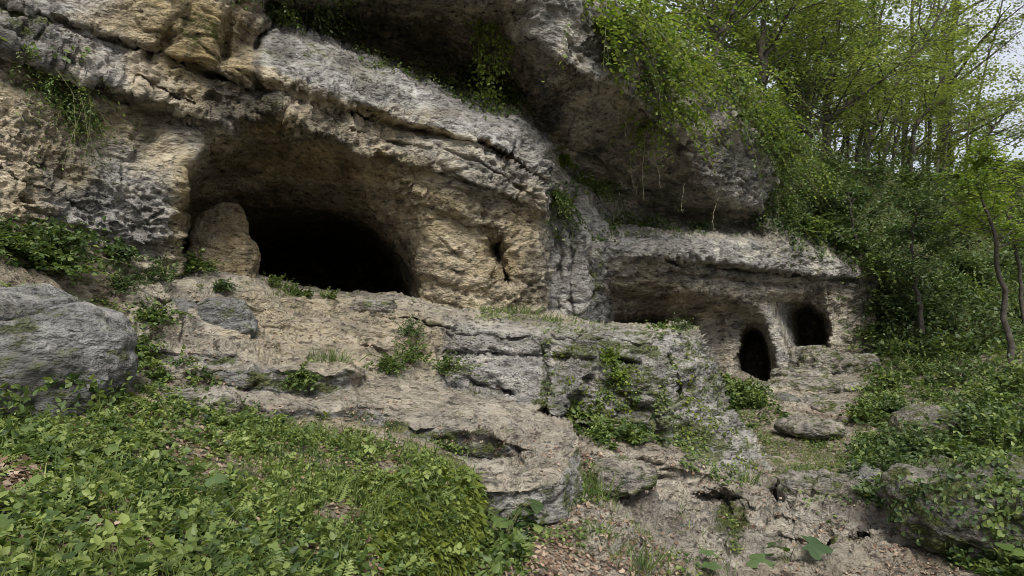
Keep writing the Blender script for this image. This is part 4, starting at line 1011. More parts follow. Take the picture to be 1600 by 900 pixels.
tag(leaves('fern_fronds', Q, unit(rdir(len(Q)) * np.array([1, 1, .2]) + np.array([0, 0, .6])), unit(np.array([0, -.2, 1]) + .3 * RNG.normal(size=Q.shape)), .07 + .09 * rnd(len(Q)), 'frond', M_LEAF, np.clip(RNG.normal(.7, .2, len(Q)), 0, 1)), 'small ferny leaves among the foreground weeds', 'weeds', None, 'stuff')
Q, N = scatter(MO, mp, 1500, .12, 2.5, 5)
tag(leaves('grass', Q, unit(np.array([0, -.1, 1.0]) + .5 * RNG.normal(size=Q.shape)), rdir(len(Q)), .06 + .10 * rnd(len(Q)), 'blade', M_LEAF, .5 + .5 * RNG.random(len(Q))), 'thin grass tufts scattered in the foreground weeds', 'grass', None, 'stuff')
# hanging mossy blades on the mound's steep face
Q, N = scatter(MO, [(560, 740), (660, 735), (745, 735), (745, 900), (640, 915), (560, 880)], 5200, -.6)
Q2, N2 = scatter(MO, [(590, 770), (745, 760), (745, 900), (640, 915), (580, 900)], 3500, -.4)
Q, N = np.concatenate([Q, Q2]), np.concatenate([N, N2])
al = unit(np.array([0.1, -.25, -1.0]) + .5 * N + .35 * RNG.normal(size=Q.shape))
tag(leaves('moss_fringe', Q + N * .01, al, unit(N + .4 * RNG.normal(size=Q.shape)), .035 + .07 * rnd(len(Q)), 'narrow', M_MOSSB, np.clip(RNG.normal(.45, .28, len(Q)), 0, 1)), 'mossy yellow green fringe hanging down the steep face of the mound', 'moss', None, 'stuff')
# grass on the mound
Q, N = scatter(MO, [(350, 655), (640, 690), (745, 740), (745, 880), (560, 900), (380, 760)], 2600, -.2)
al = unit(np.array([0, -.1, 1.0]) + .5 * RNG.normal(size=Q.shape) + N * .3)
tag(leaves('grass', Q, al, rdir(len(Q)), .05 + .09 * rnd(len(Q)), 'blade', M_LEAF, RNG.random(len(Q))), 'thin grass growing through the weeds of the mound', 'grass', None, 'stuff')
# litter
def litter(name, label, layer, polys, size, lift=.012):
    Ps, Ns = zip(*[scatter(layer, p, n, t, 2.2, 9) for p, n, t in polys])
    P, N = np.concatenate(Ps), np.concatenate(Ns); n = len(P)
    up = unit(N + .35 * RNG.normal(size=(n, 3)))
    tag(leaves(name, P + N * lift, np.cross(up, rdir(n)), up, size * (.5 + rnd(n)), 'quad', M_LITTER, RNG.random(n)), label, 'leaf litter', None, 'stuff')
litter('leaf_litter', 'dry brown leaves scattered over the lower path', RG, [([(820, 640), (1250, 690), (1500, 800), (1600, 960), (760, 960), (900, 800)], 3000, .05), ([(1100, 600), (1420, 600), (1420, 740), (1150, 740)], 2500, -.2)], .03)
litter('leaf_litter', 'dry leaves and twigs lying between the weeds of the mound', MO, [(mp, 9000, -1), ([(-60, 720), (70, 725), (60, 790), (-60, 800)], 900, -.9)], .028)
litter('leaf_litter', 'brown leaf litter gathered at the foot of the slab and mound', RG, [([(745, 820), (900, 800), (1050, 860), (1080, 960), (740, 960)], 2600, -.4), ([(900, 690), (1010, 720), (1000, 770), (910, 760)], 500, -.2)], .034)
litter('leaf_litter', 'dry leaves caught on the trodden rock terrace', TR, [([(180, 440), (560, 480), (860, 650), (890, 760), (640, 690), (380, 640), (200, 620)], 1500, .1)], .024)

# green along the foot of the great cave and on the terrace
cover('terrace_weeds', 'patchy low weeds on the ledges of the terrace', 'weeds', TR, [
    ([(-60, 420), (180, 430), (330, 445), (260, 520), (230, 640), (-60, 640)], 3000, -.05), ([(180, 560), (330, 610), (400, 650), (380, 670), (150, 650)], 2200, -.3),
    ([(380, 425), (660, 470), (640, 490), (400, 465)], 400, .1), ([(740, 485), (960, 505), (960, 530), (740, 505)], 900, -.1), ([(1000, 500), (1095, 512), (1060, 535), (980, 525)], 500, -.3),
    ([(940, 545), (1000, 545), (1000, 640), (930, 640)], 450, .05), ([(1040, 560), (1120, 600), (1180, 740), (1080, 720), (1020, 640)], 1000, .12), ([(590, 650), (720, 680), (800, 720), (640, 720)], 450, .0),
    ([(845, 520), (860, 520), (862, 640), (845, 640)], 120, -.5)],
    0.032, M_LEAF, 'ovate', .05, (.6, .25))
cover('path_weeds', 'low green weeds edging the path and filling the hollow below the outcrop', 'weeds', RG, [
    ([(860, 635), (900, 645), (1010, 680), (1170, 745), (1160, 770), (1030, 715), (930, 700)], 2600, -.3), ([(760, 830), (1000, 830), (1120, 900), (1000, 960), (740, 960)], 1100, .1),
    ([(1120, 590), (1200, 605), (1240, 650), (1160, 680), (1120, 660)], 1500, -.1), ([(1180, 680), (1420, 680), (1400, 750), (1220, 745)], 1300, .08), ([(1350, 540), (1700, 540), (1700, 760), (1430, 760), (1330, 680)], 7000, -.35),
    ([(1210, 750), (1440, 760), (1500, 830), (1700, 880), (1700, 950), (1430, 850), (1250, 800)], 2600, .0), ([(900, 735), (960, 760), (940, 810), (890, 810)], 500, -.2), ([(1130, 770), (1170, 780), (1180, 860), (1140, 850)], 500, -.2)],
    0.035, M_LEAF, 'ovate', .06, (.55, .25))
Q, N = scatter(RG, [(1180, 680), (1420, 680), (1400, 750), (1220, 745)], 1300, .1)
Q2, _ = scatter(RG, [(940, 800), (1130, 830), (1150, 930), (960, 950)], 450, .0)
Q = np.concatenate([Q, Q2])
tag(leaves('grass', Q, unit(np.array([0, 0, 1.0]) + .5 * RNG.normal(size=Q.shape)), rdir(len(Q)), .05 + .1 * rnd(len(Q)), 'blade', M_LEAF, .4 + .6 * RNG.random(len(Q))), 'short grass on the trodden hollow and at the path edge', 'grass', None, 'stuff')

sprigs('step_weeds', 'weeds and creeping stems between the lowest steps and the big left boulder', TR, [([(170, 560), (330, 575), (330, 612), (400, 650), (380, 672), (150, 668)], 420, -.15), ([(-20, 640), (150, 610), (200, 640), (100, 680), (-20, 680)], 260, -.6), ([(200, 480), (330, 520), (300, 550), (200, 545)], 160, .0)], .12, 8, .034, 'ovate', M_LEAF, (.5, .27), 'weeds', seed=80)
sprigs('slope_weeds', 'leafy green undergrowth covering the slope foot at the right', RG, [([(1350, 545), (1700, 520), (1700, 760), (1560, 730), (1430, 700), (1340, 660)], 3600, -.25), ([(1130, 600), (1200, 610), (1235, 655), (1160, 680), (1125, 660)], 450, -.2), ([(1340, 690), (1440, 700), (1400, 800), (1320, 760)], 500, -.2), ([(870, 640), (1030, 690), (1040, 715), (900, 690)], 120, -.1), ([(750, 800), (830, 830), (800, 960), (740, 960)], 220, -.3), ([(1430, 800), (1700, 860), (1700, 950), (1480, 880)], 600, -.1)],
       .16, 9, .05, 'ovate', M_LEAF, (.42, .27), 'undergrowth', seed=60)
Q, N = scatter(TR, [(860, 540), (1100, 540), (1200, 740), (1080, 720), (880, 650)], 1500, .12, 2.2, 4)
tag(leaves('moss_tufts', Q + N * .01, unit(np.array([0, 0, -.6]) + .8 * RNG.normal(size=Q.shape)), unit(N + .5 * RNG.normal(size=Q.shape)), .02 + .03 * rnd(len(Q)), 'ovate', M_MOSSB, RNG.random(len(Q))), 'yellow green moss and tiny plants on the mossy outcrop', 'moss', None, 'stuff')
# ivy and small plants rooted in the cliff
cover('cliff_ivy', 'ivy and small leaves rooted along the ledges of the cliff', 'ivy', CL, [
    ([(530, 70), (620, 100), (700, 128), (800, 155), (800, 190), (690, 152), (560, 98)], 1500, -.5), ([(420, -20), (560, -20), (560, 50), (430, 45)], 900, .05), ([(640, 100), (810, 130), (815, 195), (700, 155)], 900, -.2),
    ([(350, -20), (560, -20), (560, 20), (350, 10)], 400, .1), ([(845, 290), (960, 280), (980, 380), (850, 380)], 800, .0), ([(940, 340), (1160, 345), (1160, 372), (950, 372)], 900, -.1),
    ([(-60, 350), (160, 350), (200, 430), (-60, 440)], 700, .1), ([(30, 110), (90, 130), (160, 210), (110, 215)], 500, -.2), ([(0, 60), (130, 70), (130, 110), (0, 90)], 300, .2)],
    0.045, M_LEAF, 'ovate', .08, (.5, .25), upw=.5, tilt=.7)
cover('slope_ivy', 'dense small leaved creeper covering the overgrown slope right of the caves', 'creeper', CL, [
    ([(1180, 140), (1262, 235), (1420, 275), (1700, 240), (1700, 620), (1380, 600), (1370, 430), (1230, 350), (1200, 230)], 26000, -.30),
    ([(960, -20), (1100, 80), (1200, 150), (1220, 260), (1150, 200), (1050, 140), (980, 60)], 2600, -.05),
    ([(1200, 300), (1380, 370), (1370, 430), (1250, 400), (1180, 360)], 3500, .0)],
    0.075, M_DARK, 'quad', .22, (.6, .28), upw=.6, tilt=.8)

def on(layer, px, py):
    Q, N, M = layer.at(np.array([px]), np.array([py]))
    return Q[0], N[0], bool(M[0])
def shrub_at(layer, px, py, name, label, cat, R, ntw, nl, size, mat, off=(0, 0, 0), **kw):
    Q, N, ok = on(layer, px, py)
    return shrub(name, label, cat, Q + np.array(off), N, R, ntw, nl, size, mat, **kw)
S = shrub_at
S(CL, 60, 115, 'hanging_plant', 'green leafy spray hanging from the cliff at the upper left', 'hanging plant', .30, 34, 14, .035, M_LEAF, droop=1.0, up=-.3, tpl='narrow')
S(CL, 95, 140, 'hanging_plant', 'fullest part of the hanging green spray on the left cliff, beneath its thin top', 'hanging plant', .38, 60, 16, .035, M_LEAF, droop=1.3, up=-.5, tpl='narrow')
S(CL, 130, 175, 'hanging_plant', 'drooping tip of the green spray low on the left cliff', 'hanging plant', .26, 36, 12, .035, M_LEAF, droop=1.2, up=-.6, tpl='narrow')
for px, py, R, lb, mt in [(25, 375, .30, 'dark leafy bush at the left edge under the tan cliff wall', M_DARK), (112, 388, .28, 'grey green bush against the left cliff wall, right of the edge bush', M_DARK), (20, 395, .22, 'low bush at the very left behind the big boulder', M_LEAF),
                          (95, 425, .30, 'broad leaved bush just above the top of the big rounded boulder', M_LEAF), (195, 395, .16, 'small dark shrub growing on the cliff foot left of the cave', M_DARK), (75, 405, .2, 'small leafy bush between the two left wall bushes', M_LEAF)]:
    S(CL, px, py, 'bush', lb, 'bush', R, 40, 14, .045, mt, droop=.5, off=(0, -.15, 0))
for px, py, R, lb, mt in [(228, 500, .24, 'leafy bush in the gap right of the big rounded boulder', M_LEAF), (240, 440, .28, 'feathery bush left of the cave mouth, lower left', M_DARK), (275, 425, .32, 'feathery bush at the left corner of the big cave mouth', M_LEAF), (305, 425, .22, 'thin bush in front of the rock pillar', M_LEAF),
                          (190, 450, .22, 'low bush behind the top right of the big rounded boulder', M_DARK), (345, 452, .16, 'sparse weeds below the rock pillar', M_DARK), (640, 525, .24, 'upright weed plant on the tan apron below the cave', M_DARK), (640, 565, .36, 'largest bushy plant on the terrace beside the trodden path', M_LEAF), (690, 584, .27, 'low bush at the right foot of the largest terrace plant', M_LEAF),
                          (605, 577, .24, 'weed at the left foot of the largest terrace plant', M_LEAF), (470, 590, .13, 'small weed growing from the middle step', M_LEAF), (965, 590, .12, 'bright yellow green plant on the face of the mossy outcrop', M_BRIGHT), (950, 560, .15, 'small bright plant above the yellow green one on the outcrop', M_BRIGHT),
                          (1060, 515, .24, 'dark leafy plant on the top right of the outcrop', M_DARK), (1030, 518, .16, 'grassy plant on top of the outcrop', M_LEAF), (200, 545, .2, 'weed tangle at the right edge of the big boulder', M_LEAF), (170, 580, .25, 'leafy creeper below the big rounded boulder', M_LEAF)]:
    S(TR, px, py, 'bush', lb, 'bush', R, 52, 15, .034, mt, droop=.5, up=.8, tpl='ovate' if mt is not M_DARK else 'narrow')
for px, py, R, lb in [(440, 462, .16, 'small green plant on the left of the cave sill'), (425, 450, .12, 'low weed at the base of the rock pillar'), (515, 474, .14, 'thin leafy plant in the middle of the cave sill'), (455, 468, .1, 'tiny plant with one raised stalk on the cave sill'), (475, 472, .1, 'little weed between the two cave sill plants')]:
    S(TR, px, py, 'sill_plant', lb, 'plant', R, 16, 9, .035, M_LEAF, droop=.3, up=1.0)
for px, py, lb, R, h, n in [(515, 562, 'neat grass tuft behind the middle rock step', .10, .17, 150), (800, 492, 'grass fringe at the foot of the niche wall', .2, .16, 220), (850, 500, 'grass fringe where the cliff corner meets the outcrop', .2, .15, 220), (900, 508, 'grass on the outcrop top below the grey column', .18, .12, 160),
                            (760, 488, 'thin grass right of the big cave mouth', .15, .12, 120), (462, 606, 'grass tuft hanging over the middle step', .07, .14, 80), (440, 470, 'grass at the left of the cave sill', .12, .12, 90)]:
    Q, N, ok = on(TR, px, py); tuft('grass_tuft', lb, Q, R, n, h, M_LEAF, 'grass tufts on the terrace', lean=.55)
for px, py, lb, R, h, n in [(920, 770, 'grass tuft beside the blunt nose of the slab', .10, .2, 110), (915, 800, 'narrow leaved tuft at the foot of the slab nose', .08, .18, 80), (1050, 868, 'fine grass by the bottom edge of the path', .14, .13, 110), (985, 880, 'fine grass at the bottom left of the path', .15, .2, 160), (930, 850, 'single loose grass tuft on the litter', .06, .15, 60),
                            (1155, 745, 'grass at the lower tip of the outcrop', .12, .18, 120)]:
    Q, N, ok = on(RG, px, py); tuft('grass_tuft', lb, Q, R, n, h, M_LEAF, 'grass tufts by the path', lean=.5)

# hanging vines
def vine(label, px, py0, py1, D, nl, size, mat, drift=4, side=0.05, group='vines hanging from the overhang'):
    top = place(px, py0, D); bot = place(px + RNG.normal() * drift, py1, D + .05)
    t = np.linspace(0, 1, 14)[:, None]
    path = top * (1 - t) + bot * t + np.cumsum(RNG.normal(size=(14, 3)) * .012, 0)
    e = empty('vine', top); e.matrix_basis.translation = Vector(top)
    tubes('stem', [(path, np.linspace(.009, .005, 14))], M_ROOT if 'bare' in group else M_STEM, e, 5)
    if nl:
        tt = rnd(nl) ** .8; i = tt * 12.99; k = i.astype(int); f = (i - k)[:, None]
        P = path[k] * (1 - f) + path[k + 1] * f + RNG.normal(size=(nl, 3)) * side
        lf = leaves('foliage', P, unit(RNG.normal(size=(nl, 3)) + np.array([0, 0, -.8])), unit(rdir(nl) + np.array([0, -.5, .8])), size * (.6 + .7 * rnd(nl)), 'ovate', mat, np.clip(RNG.normal(.55, .25, nl), 0, 1), e)
        lf['kind'] = 'stuff'
    return tag(e, label, 'vine', group)
for px, y0, y1, nl, sd, lb in [(757, -60, 128, 150, .05, 'longest upright leafy vine in front of the dark recess'), (745, -60, 60, 170, .10, 'short leafy vine at the top left of the hanging cluster'), (775, -60, 110, 260, .13, 'bushy vine right of the longest upright one'), (800, -60, 40, 200, .12, 'leafy vine at the top right of the hanging cluster'),
                               (790, -40, 85, 120, .06, 'thin vine ending in bright yellow green leaves'), (770, 90, 165, 160, .12, 'leafy tangle where the vines meet the grey ledge')]:
    vine(lb, px, y0, y1, 8.75, int(nl * 1.6), .05, M_BRIGHT, side=sd)
for px, y0, y1, D, nl, lb in [(1005, 170, 320, 10.6, 18, 'bare pale root hanging below the big overhang'), (985, 240, 310, 10.9, 10, 'short bare vine left of the pale hanging root'), (1013, 180, 300, 10.6, 10, 'thin second root close beside the pale one'), (978, 190, 215, 10.2, 8, 'stub of vine high under the overhang'),
                              (1070, 285, 335, 11.6, 26, 'trailing vine at the right lip of the overhang'), (1122, 310, 360, 12.2, 20, 'small trailing vine beyond the right lip of the overhang'), (968, 300, 345, 11.2, 16, 'vine in front of the dark hollow over the second ledge')]:
    vine(lb, px, y0, y1, D, nl, .035, M_STEM if False else M_DARK, side=.03, group='bare vines under the overhang')
for px, py, R, lb, mt, tp in [(790, 160, .36, 'ferny plant at the right end of the grey ledge', M_LEAF, 'narrow'), (730, 135, .26, 'leafy plant on the grey ledge beneath the hanging vines', M_LEAF, 'ovate'), (690, 135, .2, 'small plant on the grey ledge left of the vines', M_LEAF, 'ovate'), (500, 10, .25, 'bushy growth at the top edge above the grey ledge', M_DARK, 'ovate'), (440, 5, .2, 'sparse growth at the top edge over the tan block', M_LEAF, 'ovate'), (545, 28, .2, 'small growth on the grey rock under the top edge', M_LEAF, 'ovate'),
                              (872, 335, .40, 'dark bush in the cleft beside the cliff corner', M_DARK, 'ovate'), (862, 310, .22, 'leafy sprig at the top of the cleft bush', M_LEAF, 'ovate'), (905, 285, .42, 'bush on top of the grey column', M_LEAF, 'ovate'), (940, 295, .42, 'bush right of the grey column top', M_DARK, 'ovate'), (925, 300, .2, 'small shrub hanging on the grey column', M_LEAF, 'narrow'),
                              (975, 352, .42, 'green plant at the left end of the second ledge', M_LEAF, 'ovate'), (1010, 356, .36, 'plant in front of the dark hollow on the second ledge', M_DARK, 'ovate'), (1090, 362, .22, 'low plant on the middle of the second ledge', M_DARK, 'ovate'), (875, 250, .12, 'tiny bright plant on the rock below the bulge', M_BRIGHT, 'ovate')]:
    S(CL, px, py, 'ledge_plant', lb, 'plant', R, 48, 14, .045, mt, off=(0, -.08, .03), droop=.9, up=.2, tpl=tp)

# curtain of bright bushes falling over the upper cliff edge
k = 0
for px, py, R, bright in [(950, -40, .9, 1), (985, 10, .9, 1), (1000, 55, .8, 1), (965, 60, .5, 0), (1030, 40, .9, 1), (1020, 100, .8, 1), (1045, 140, .7, 1), (1000, 130, .5, 0), (1060, 80, .9, 1), (1085, 120, .9, 1), (1060, 180, .5, 1), (1110, 110, .8, 0), (1140, 130, .7, 1),
                          (1170, 150, .9, 1), (1150, 185, .6, 0), (1195, 180, .9, 0), (1200, 150, 1.0, 1), (1215, 220, .9, 0), (1240, 200, 1.0, 1), (1235, 260, .9, 0), (930, 40, .35, 1), (945, 90, .35, 1), (1010, 185, .35, 1), (960, -20, .9, 1), (1005, 0, 1.0, 1), (1030, 170, .4, 1), (1185, 225, .5, 0), (1205, 270, .6, 0), (1210, 315, .6, 0), (1225, 345, .5, 0)]:
    Q, N, ok = on(CL, px, py)
    if not ok: Q, N, ok = on(CL, px - 25, py + 35)
    if not ok: continue
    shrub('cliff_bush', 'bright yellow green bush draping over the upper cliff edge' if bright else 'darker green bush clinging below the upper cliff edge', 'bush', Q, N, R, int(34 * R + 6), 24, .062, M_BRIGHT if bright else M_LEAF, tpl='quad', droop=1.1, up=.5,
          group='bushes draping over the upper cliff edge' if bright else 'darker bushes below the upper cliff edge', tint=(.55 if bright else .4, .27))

# undergrowth of the right slope
n = 0
for t in range(400):
    px, py = RNG.uniform(1215, 1690), RNG.uniform(240, 640)
    if not in_poly(np.array([px]), np.array([py]), [(1215, 250), (1420, 285), (1700, 250), (1700, 640), (1390, 600), (1370, 440), (1250, 345)])[0]: continue
    if np.hypot((px - 1320) / 50, (py - 250) / 26) < 1: continue
    Q, N, ok = on(CL, px, py)
    if not ok: continue
    n += 1
    brighter = px > 1480 and py < 360 or RNG.random() < .18  # paler leaves high at the far right, elsewhere by chance
    shrub('slope_shrub', 'bright shrub in the undergrowth of the right slope' if brighter else 'dark green shrub in the undergrowth of the right slope', 'shrub', Q, N, .55 + .6 * RNG.random(), 46, 18, .095, M_LEAF if brighter else M_DARK,
          tpl='quad', droop=.35, up=.7, group='bright shrubs of the right slope' if brighter else 'dark shrubs of the right slope', tint=(.6, .25))
    if n >= 84: break
for px, py, R, lb, mt in [(1400, 560, .5, 'round shrub right of the second small cave', M_LEAF), (1390, 610, .35, 'shrub on the slope foot right of the stepping rocks', M_LEAF), (1440, 585, .5, 'wide low shrub on the slope above the dark boulder', M_LEAF), (1350, 660, .3, 'shrub left of the dark boulder', M_LEAF), (1385, 640, .3, 'taller weed shrub left of the dark boulder', M_LEAF),
                          (1400, 650, .25, 'dark shrub hugging the left end of the dark boulder', M_DARK), (1540, 640, .5, 'shrub right of the dark boulder', M_LEAF), (1580, 620, .6, 'big shrub at the right edge above the boulders', M_LEAF), (1540, 680, .4, 'shrub hanging over the right end of the dark boulder', M_DARK), (1590, 700, .4, 'lowest shrub at the right edge above the corner boulder', M_LEAF),
                          (1410, 710, .32, 'ivy clad shrub at the left of the corner boulder', M_DARK), (1390, 745, .28, 'dark creeping shrub in the gap before the corner boulder', M_DARK), (1450, 715, .32, 'upper creeping shrub over the corner boulder', M_DARK), (1490, 725, .25, 'small creeping shrub on the crown of the corner boulder', M_LEAF), (1500, 600, .5, 'shrub uphill behind the dark boulder', M_DARK), (1160, 620, .3, 'weed clump against the foot of the small cave wall', M_LEAF), (1130, 600, .25, 'weed clump behind the top of the outcrop', M_LEAF),
                          (1180, 640, .3, 'weed clump in the hollow left of the stepping rocks', M_LEAF), (1370, 790, .22, 'creeping weeds left of the corner boulder foot', M_DARK), (1430, 800, .22, 'creeping weeds at the corner boulder foot', M_LEAF), (1640, 620, .6, 'shrub cut by the right edge of the view', M_LEAF), (900, 658, .14, 'weeds at the left foot of the mossy outcrop', M_LEAF), (940, 678, .14, 'weeds in the middle under the mossy outcrop', M_LEAF), (990, 692, .13, 'weeds under the right part of the mossy outcrop', M_LEAF)]:
    S(RG, px, py, 'shrub', lb, 'shrub', R, 60, 16, .055, mt, droop=.4, up=.7, tint=(.55, .25))

for px, py, R, lb, mt in [(1352, 420, .7, 'green shrub hanging at the right end of the second ledge', M_LEAF), (1368, 470, .8, 'dark shrub covering the right pillar of the small caves', M_DARK), (1366, 525, .7, 'shrub at the right foot of the small cave wall', M_LEAF), (1310, 385, .6, 'creeping shrub over the right part of the second ledge', M_DARK), (1250, 365, .5, 'leafy shrub above the middle of the second ledge', M_LEAF)]:
    Q, N, ok = on(CL, px, py)
    if ok: shrub('shrub', lb, 'shrub', Q, N, R, 60, 18, .085, mt, tpl='quad', droop=.5, up=.5, tint=(.55, .25))
# big leaved plants whose leaves can be told apart
def big_leaf(name, pos, along, up, size, mat, parent, lobes=5):
    V, Fs = [(0, 0, 0)], []
    pts = []
    m = max(18, 4 * lobes)
    for k in range(m + 1):
        a = -2.3 + 4.6 * k / m
        r = (.62 + .38 * abs(math.cos(a * lobes / 2.0 * 1.0))) * (1 - .12 * abs(a))
        pts.append((r * math.sin(a) * .62, .30 + r * math.cos(a) * .62, .05 * math.cos(3 * a) - .10 * r * r))
    V = [(0, .25, .03)] + pts
    tri = [(0, i + 1, i + 2) for i in range(m)]
    y = unit(np.array(along)); x = unit(np.cross(y, up)); z = np.cross(x, y)
    W = np.array([np.array(pos) + size * (v[0] * x + v[1] * y + v[2] * z) for v in V])
    me = mesh_np(name, W, np.array(tri))
    a = me.attributes.new('tint', 'FLOAT', 'FACE'); a.data.foreach_set('value', np.full(len(tri), float(np.clip(RNG.normal(.5, .2), 0, 1)), np.float32) + RNG.normal(0, .05, len(tri)).astype(np.float32))
    me.materials.append(mat)
    o = bpy.data.objects.new(name, me); col.objects.link(o); o.parent = parent; me.transform(parent.matrix_basis.inverted())
    return o
def leaf_plant(label, pos, specs, size, mat, cat='plant', lobes=5):
    e = empty('leaf_plant', pos); e.matrix_basis.translation = Vector(pos)
    for az, el, L, s in specs:
        d = np.array([math.cos(az), math.sin(az), 0.0])
        tip = np.array(pos) + d * L * math.cos(el) + np.array([0, 0, L * math.sin(el)])
        mid = np.array(pos) * .5 + tip * .5 + np.array([0, 0, .15 * L])
        tubes('stalk', [([pos, mid, tip], np.array([.004, .003, .002]))], M_STEM, e, 4)
        big_leaf('leaf', tip, d + np.array([0, -.3, -.15]), np.array([0, -.35, 1]) + .2 * RNG.normal(size=3), size * s, mat, e, lobes)
    return tag(e, label, cat, 'big leaved plants')
def lp(layer, px, py, label, n, L, size, mat, lobes=5):
    Q, N, ok = on(layer, px, py)
    leaf_plant(label, Q, [(RNG.uniform(0, 6.28), RNG.uniform(.2, 1.1), L * RNG.uniform(.6, 1.2), RNG.uniform(.7, 1.2)) for _ in range(n)], size, mat, lobes=lobes)
lp(MO, 295, 772, 'blue green plant with broad lobed leaves above the middle of the weeds', 3, .12, .11, M_BLUE)
lp(MO, 305, 832, 'small broad leaved seedling between the two big leaf plants', 4, .07, .075, M_BLUE, 3)
lp(MO, 225, 880, 'large lobed leaf plant near the bottom left of the weeds', 5, .08, .10, M_LEAF)
lp(MO, 300, 860, 'round leaved plant at the bottom of the weed slope', 5, .06, .07, M_LEAF, 3)
lp(MO, 420, 830, 'pale broad leaved plant in the lower middle of the weeds', 3, .08, .08, M_LEAF)
lp(MO, 75, 690, 'broad leaved plant on the weed slope below the big boulder', 3, .09, .09, M_LEAF)
lp(MO, 130, 720, 'lobed plant in the upper left of the weed slope', 4, .08, .08, M_LEAF)
lp(RG, 790, 850, 'tall plant with hanging round leaves right of the mossy mound face', 14, .30, .12, M_LEAF, 1)
lp(RG, 1230, 895, 'large leaved plant cut by the bottom edge beside the rock path', 6, .16, .22, M_BLUE)
lp(RG, 1560, 880, 'compound leaved plant in the bottom right corner', 8, .22, .12, M_LEAF, 3)
lp(RG, 1100, 900, 'single broad leaf plant at the bottom edge left of the large one', 2, .1, .13, M_BLUE)
lp(RG, 1500, 865, 'narrow leaved plant under the corner boulder', 6, .2, .12, M_LEAF, 1)

# ------------------------------------------------------------------ trees
def tree(name, label, pts, r0, nlimb, reach, ntw, nl, size, mat, group=None, start=.3, crown_up=.35, cat='tree', far=False):
    """pts: trunk points from foot to top"""
    P = np.array([place(*p) for p in pts])
    t = np.linspace(0, 1, 16)
    seg = np.linspace(0, 1, len(P))
    path = np.stack([np.interp(t, seg, P[:, k]) for k in range(3)], -1)
    path[1:-1] += RNG.normal(size=(14, 3)) * min(.05, .35 * r0)
    path[0, 2] -= .3
    e = empty(name, P[0]); e.matrix_basis.translation = Vector(P[0])
    tubes('trunk', [(path, np.linspace(r0, r0 * .3, 16))], M_BARK, e, 8)
    O, Dv = [], []
    for k in range(nlimb):
        s = start + (1 - start) * (k + RNG.random()) / nlimb
        i = min(int(s * 15), 14); b = path[i] + (path[i + 1] - path[i]) * (s * 15 - i if i < 14 else .5)
        az = RNG.uniform(0, 6.28)
        L = reach * (1.1 - .5 * s) * RNG.uniform(.7, 1.2)
        d = unit(np.array([math.cos(az), math.sin(az), crown_up + .5 * RNG.random()]))
        q = np.linspace(0, 1, 7)[:, None]
        lp_ = b + d * L * q + np.array([0, 0, -.12 * L]) * q ** 2 + np.cumsum(RNG.normal(size=(7, 3)) * L * .018, 0) * (q > 0)
        tubes('branch', [(lp_, np.linspace(r0 * .33 * (1.15 - s * .6), r0 * .05 + .002, 7))], M_BARK, e, 5)
        u = RNG.random(ntw) ** .7 * .9 + .1
        ii = np.minimum((u * 6).astype(int), 5); ff = (u * 6 - ii)[:, None]
        o = lp_[ii] * (1 - ff) + lp_[ii + 1] * ff
        O.append(o)
        dd = d * np.array([1, 1, .2]) * .6 + RNG.normal(size=(ntw, 3)) * np.array([1, 1, .28])
        Dv.append(dd)
    O, Dv = np.concatenate(O), np.concatenate(Dv)
    L = reach * (.16 + .26 * RNG.random(len(O)))
    Pp, al, nr, tw = sprays(O, Dv, L, nl, .3, size, 1.0, .15)
    Pp = Pp + RNG.normal(size=Pp.shape) * .03 * reach
    tn = np.clip(RNG.normal(.5, .22, len(Pp)) + .35 * vnoise(Pp * .8, 7), 0, 1)
    lf = leaves('crown', Pp, al, nr, size * (.6 + .7 * rnd(len(Pp))), 'quad', mat, tn, e)
    lf['kind'] = 'stuff'
    if not far:
        kk = RNG.permutation(len(tw))[:60]
        tubes('twigs', [(tw[i], np.array([.012, .009, .006, .003])) for i in kk], M_BARK, e, 3)['kind'] = 'stuff'
    return tag(e, label, cat, group)
GT = 'trees on top of the cliff and slope'
T = tree
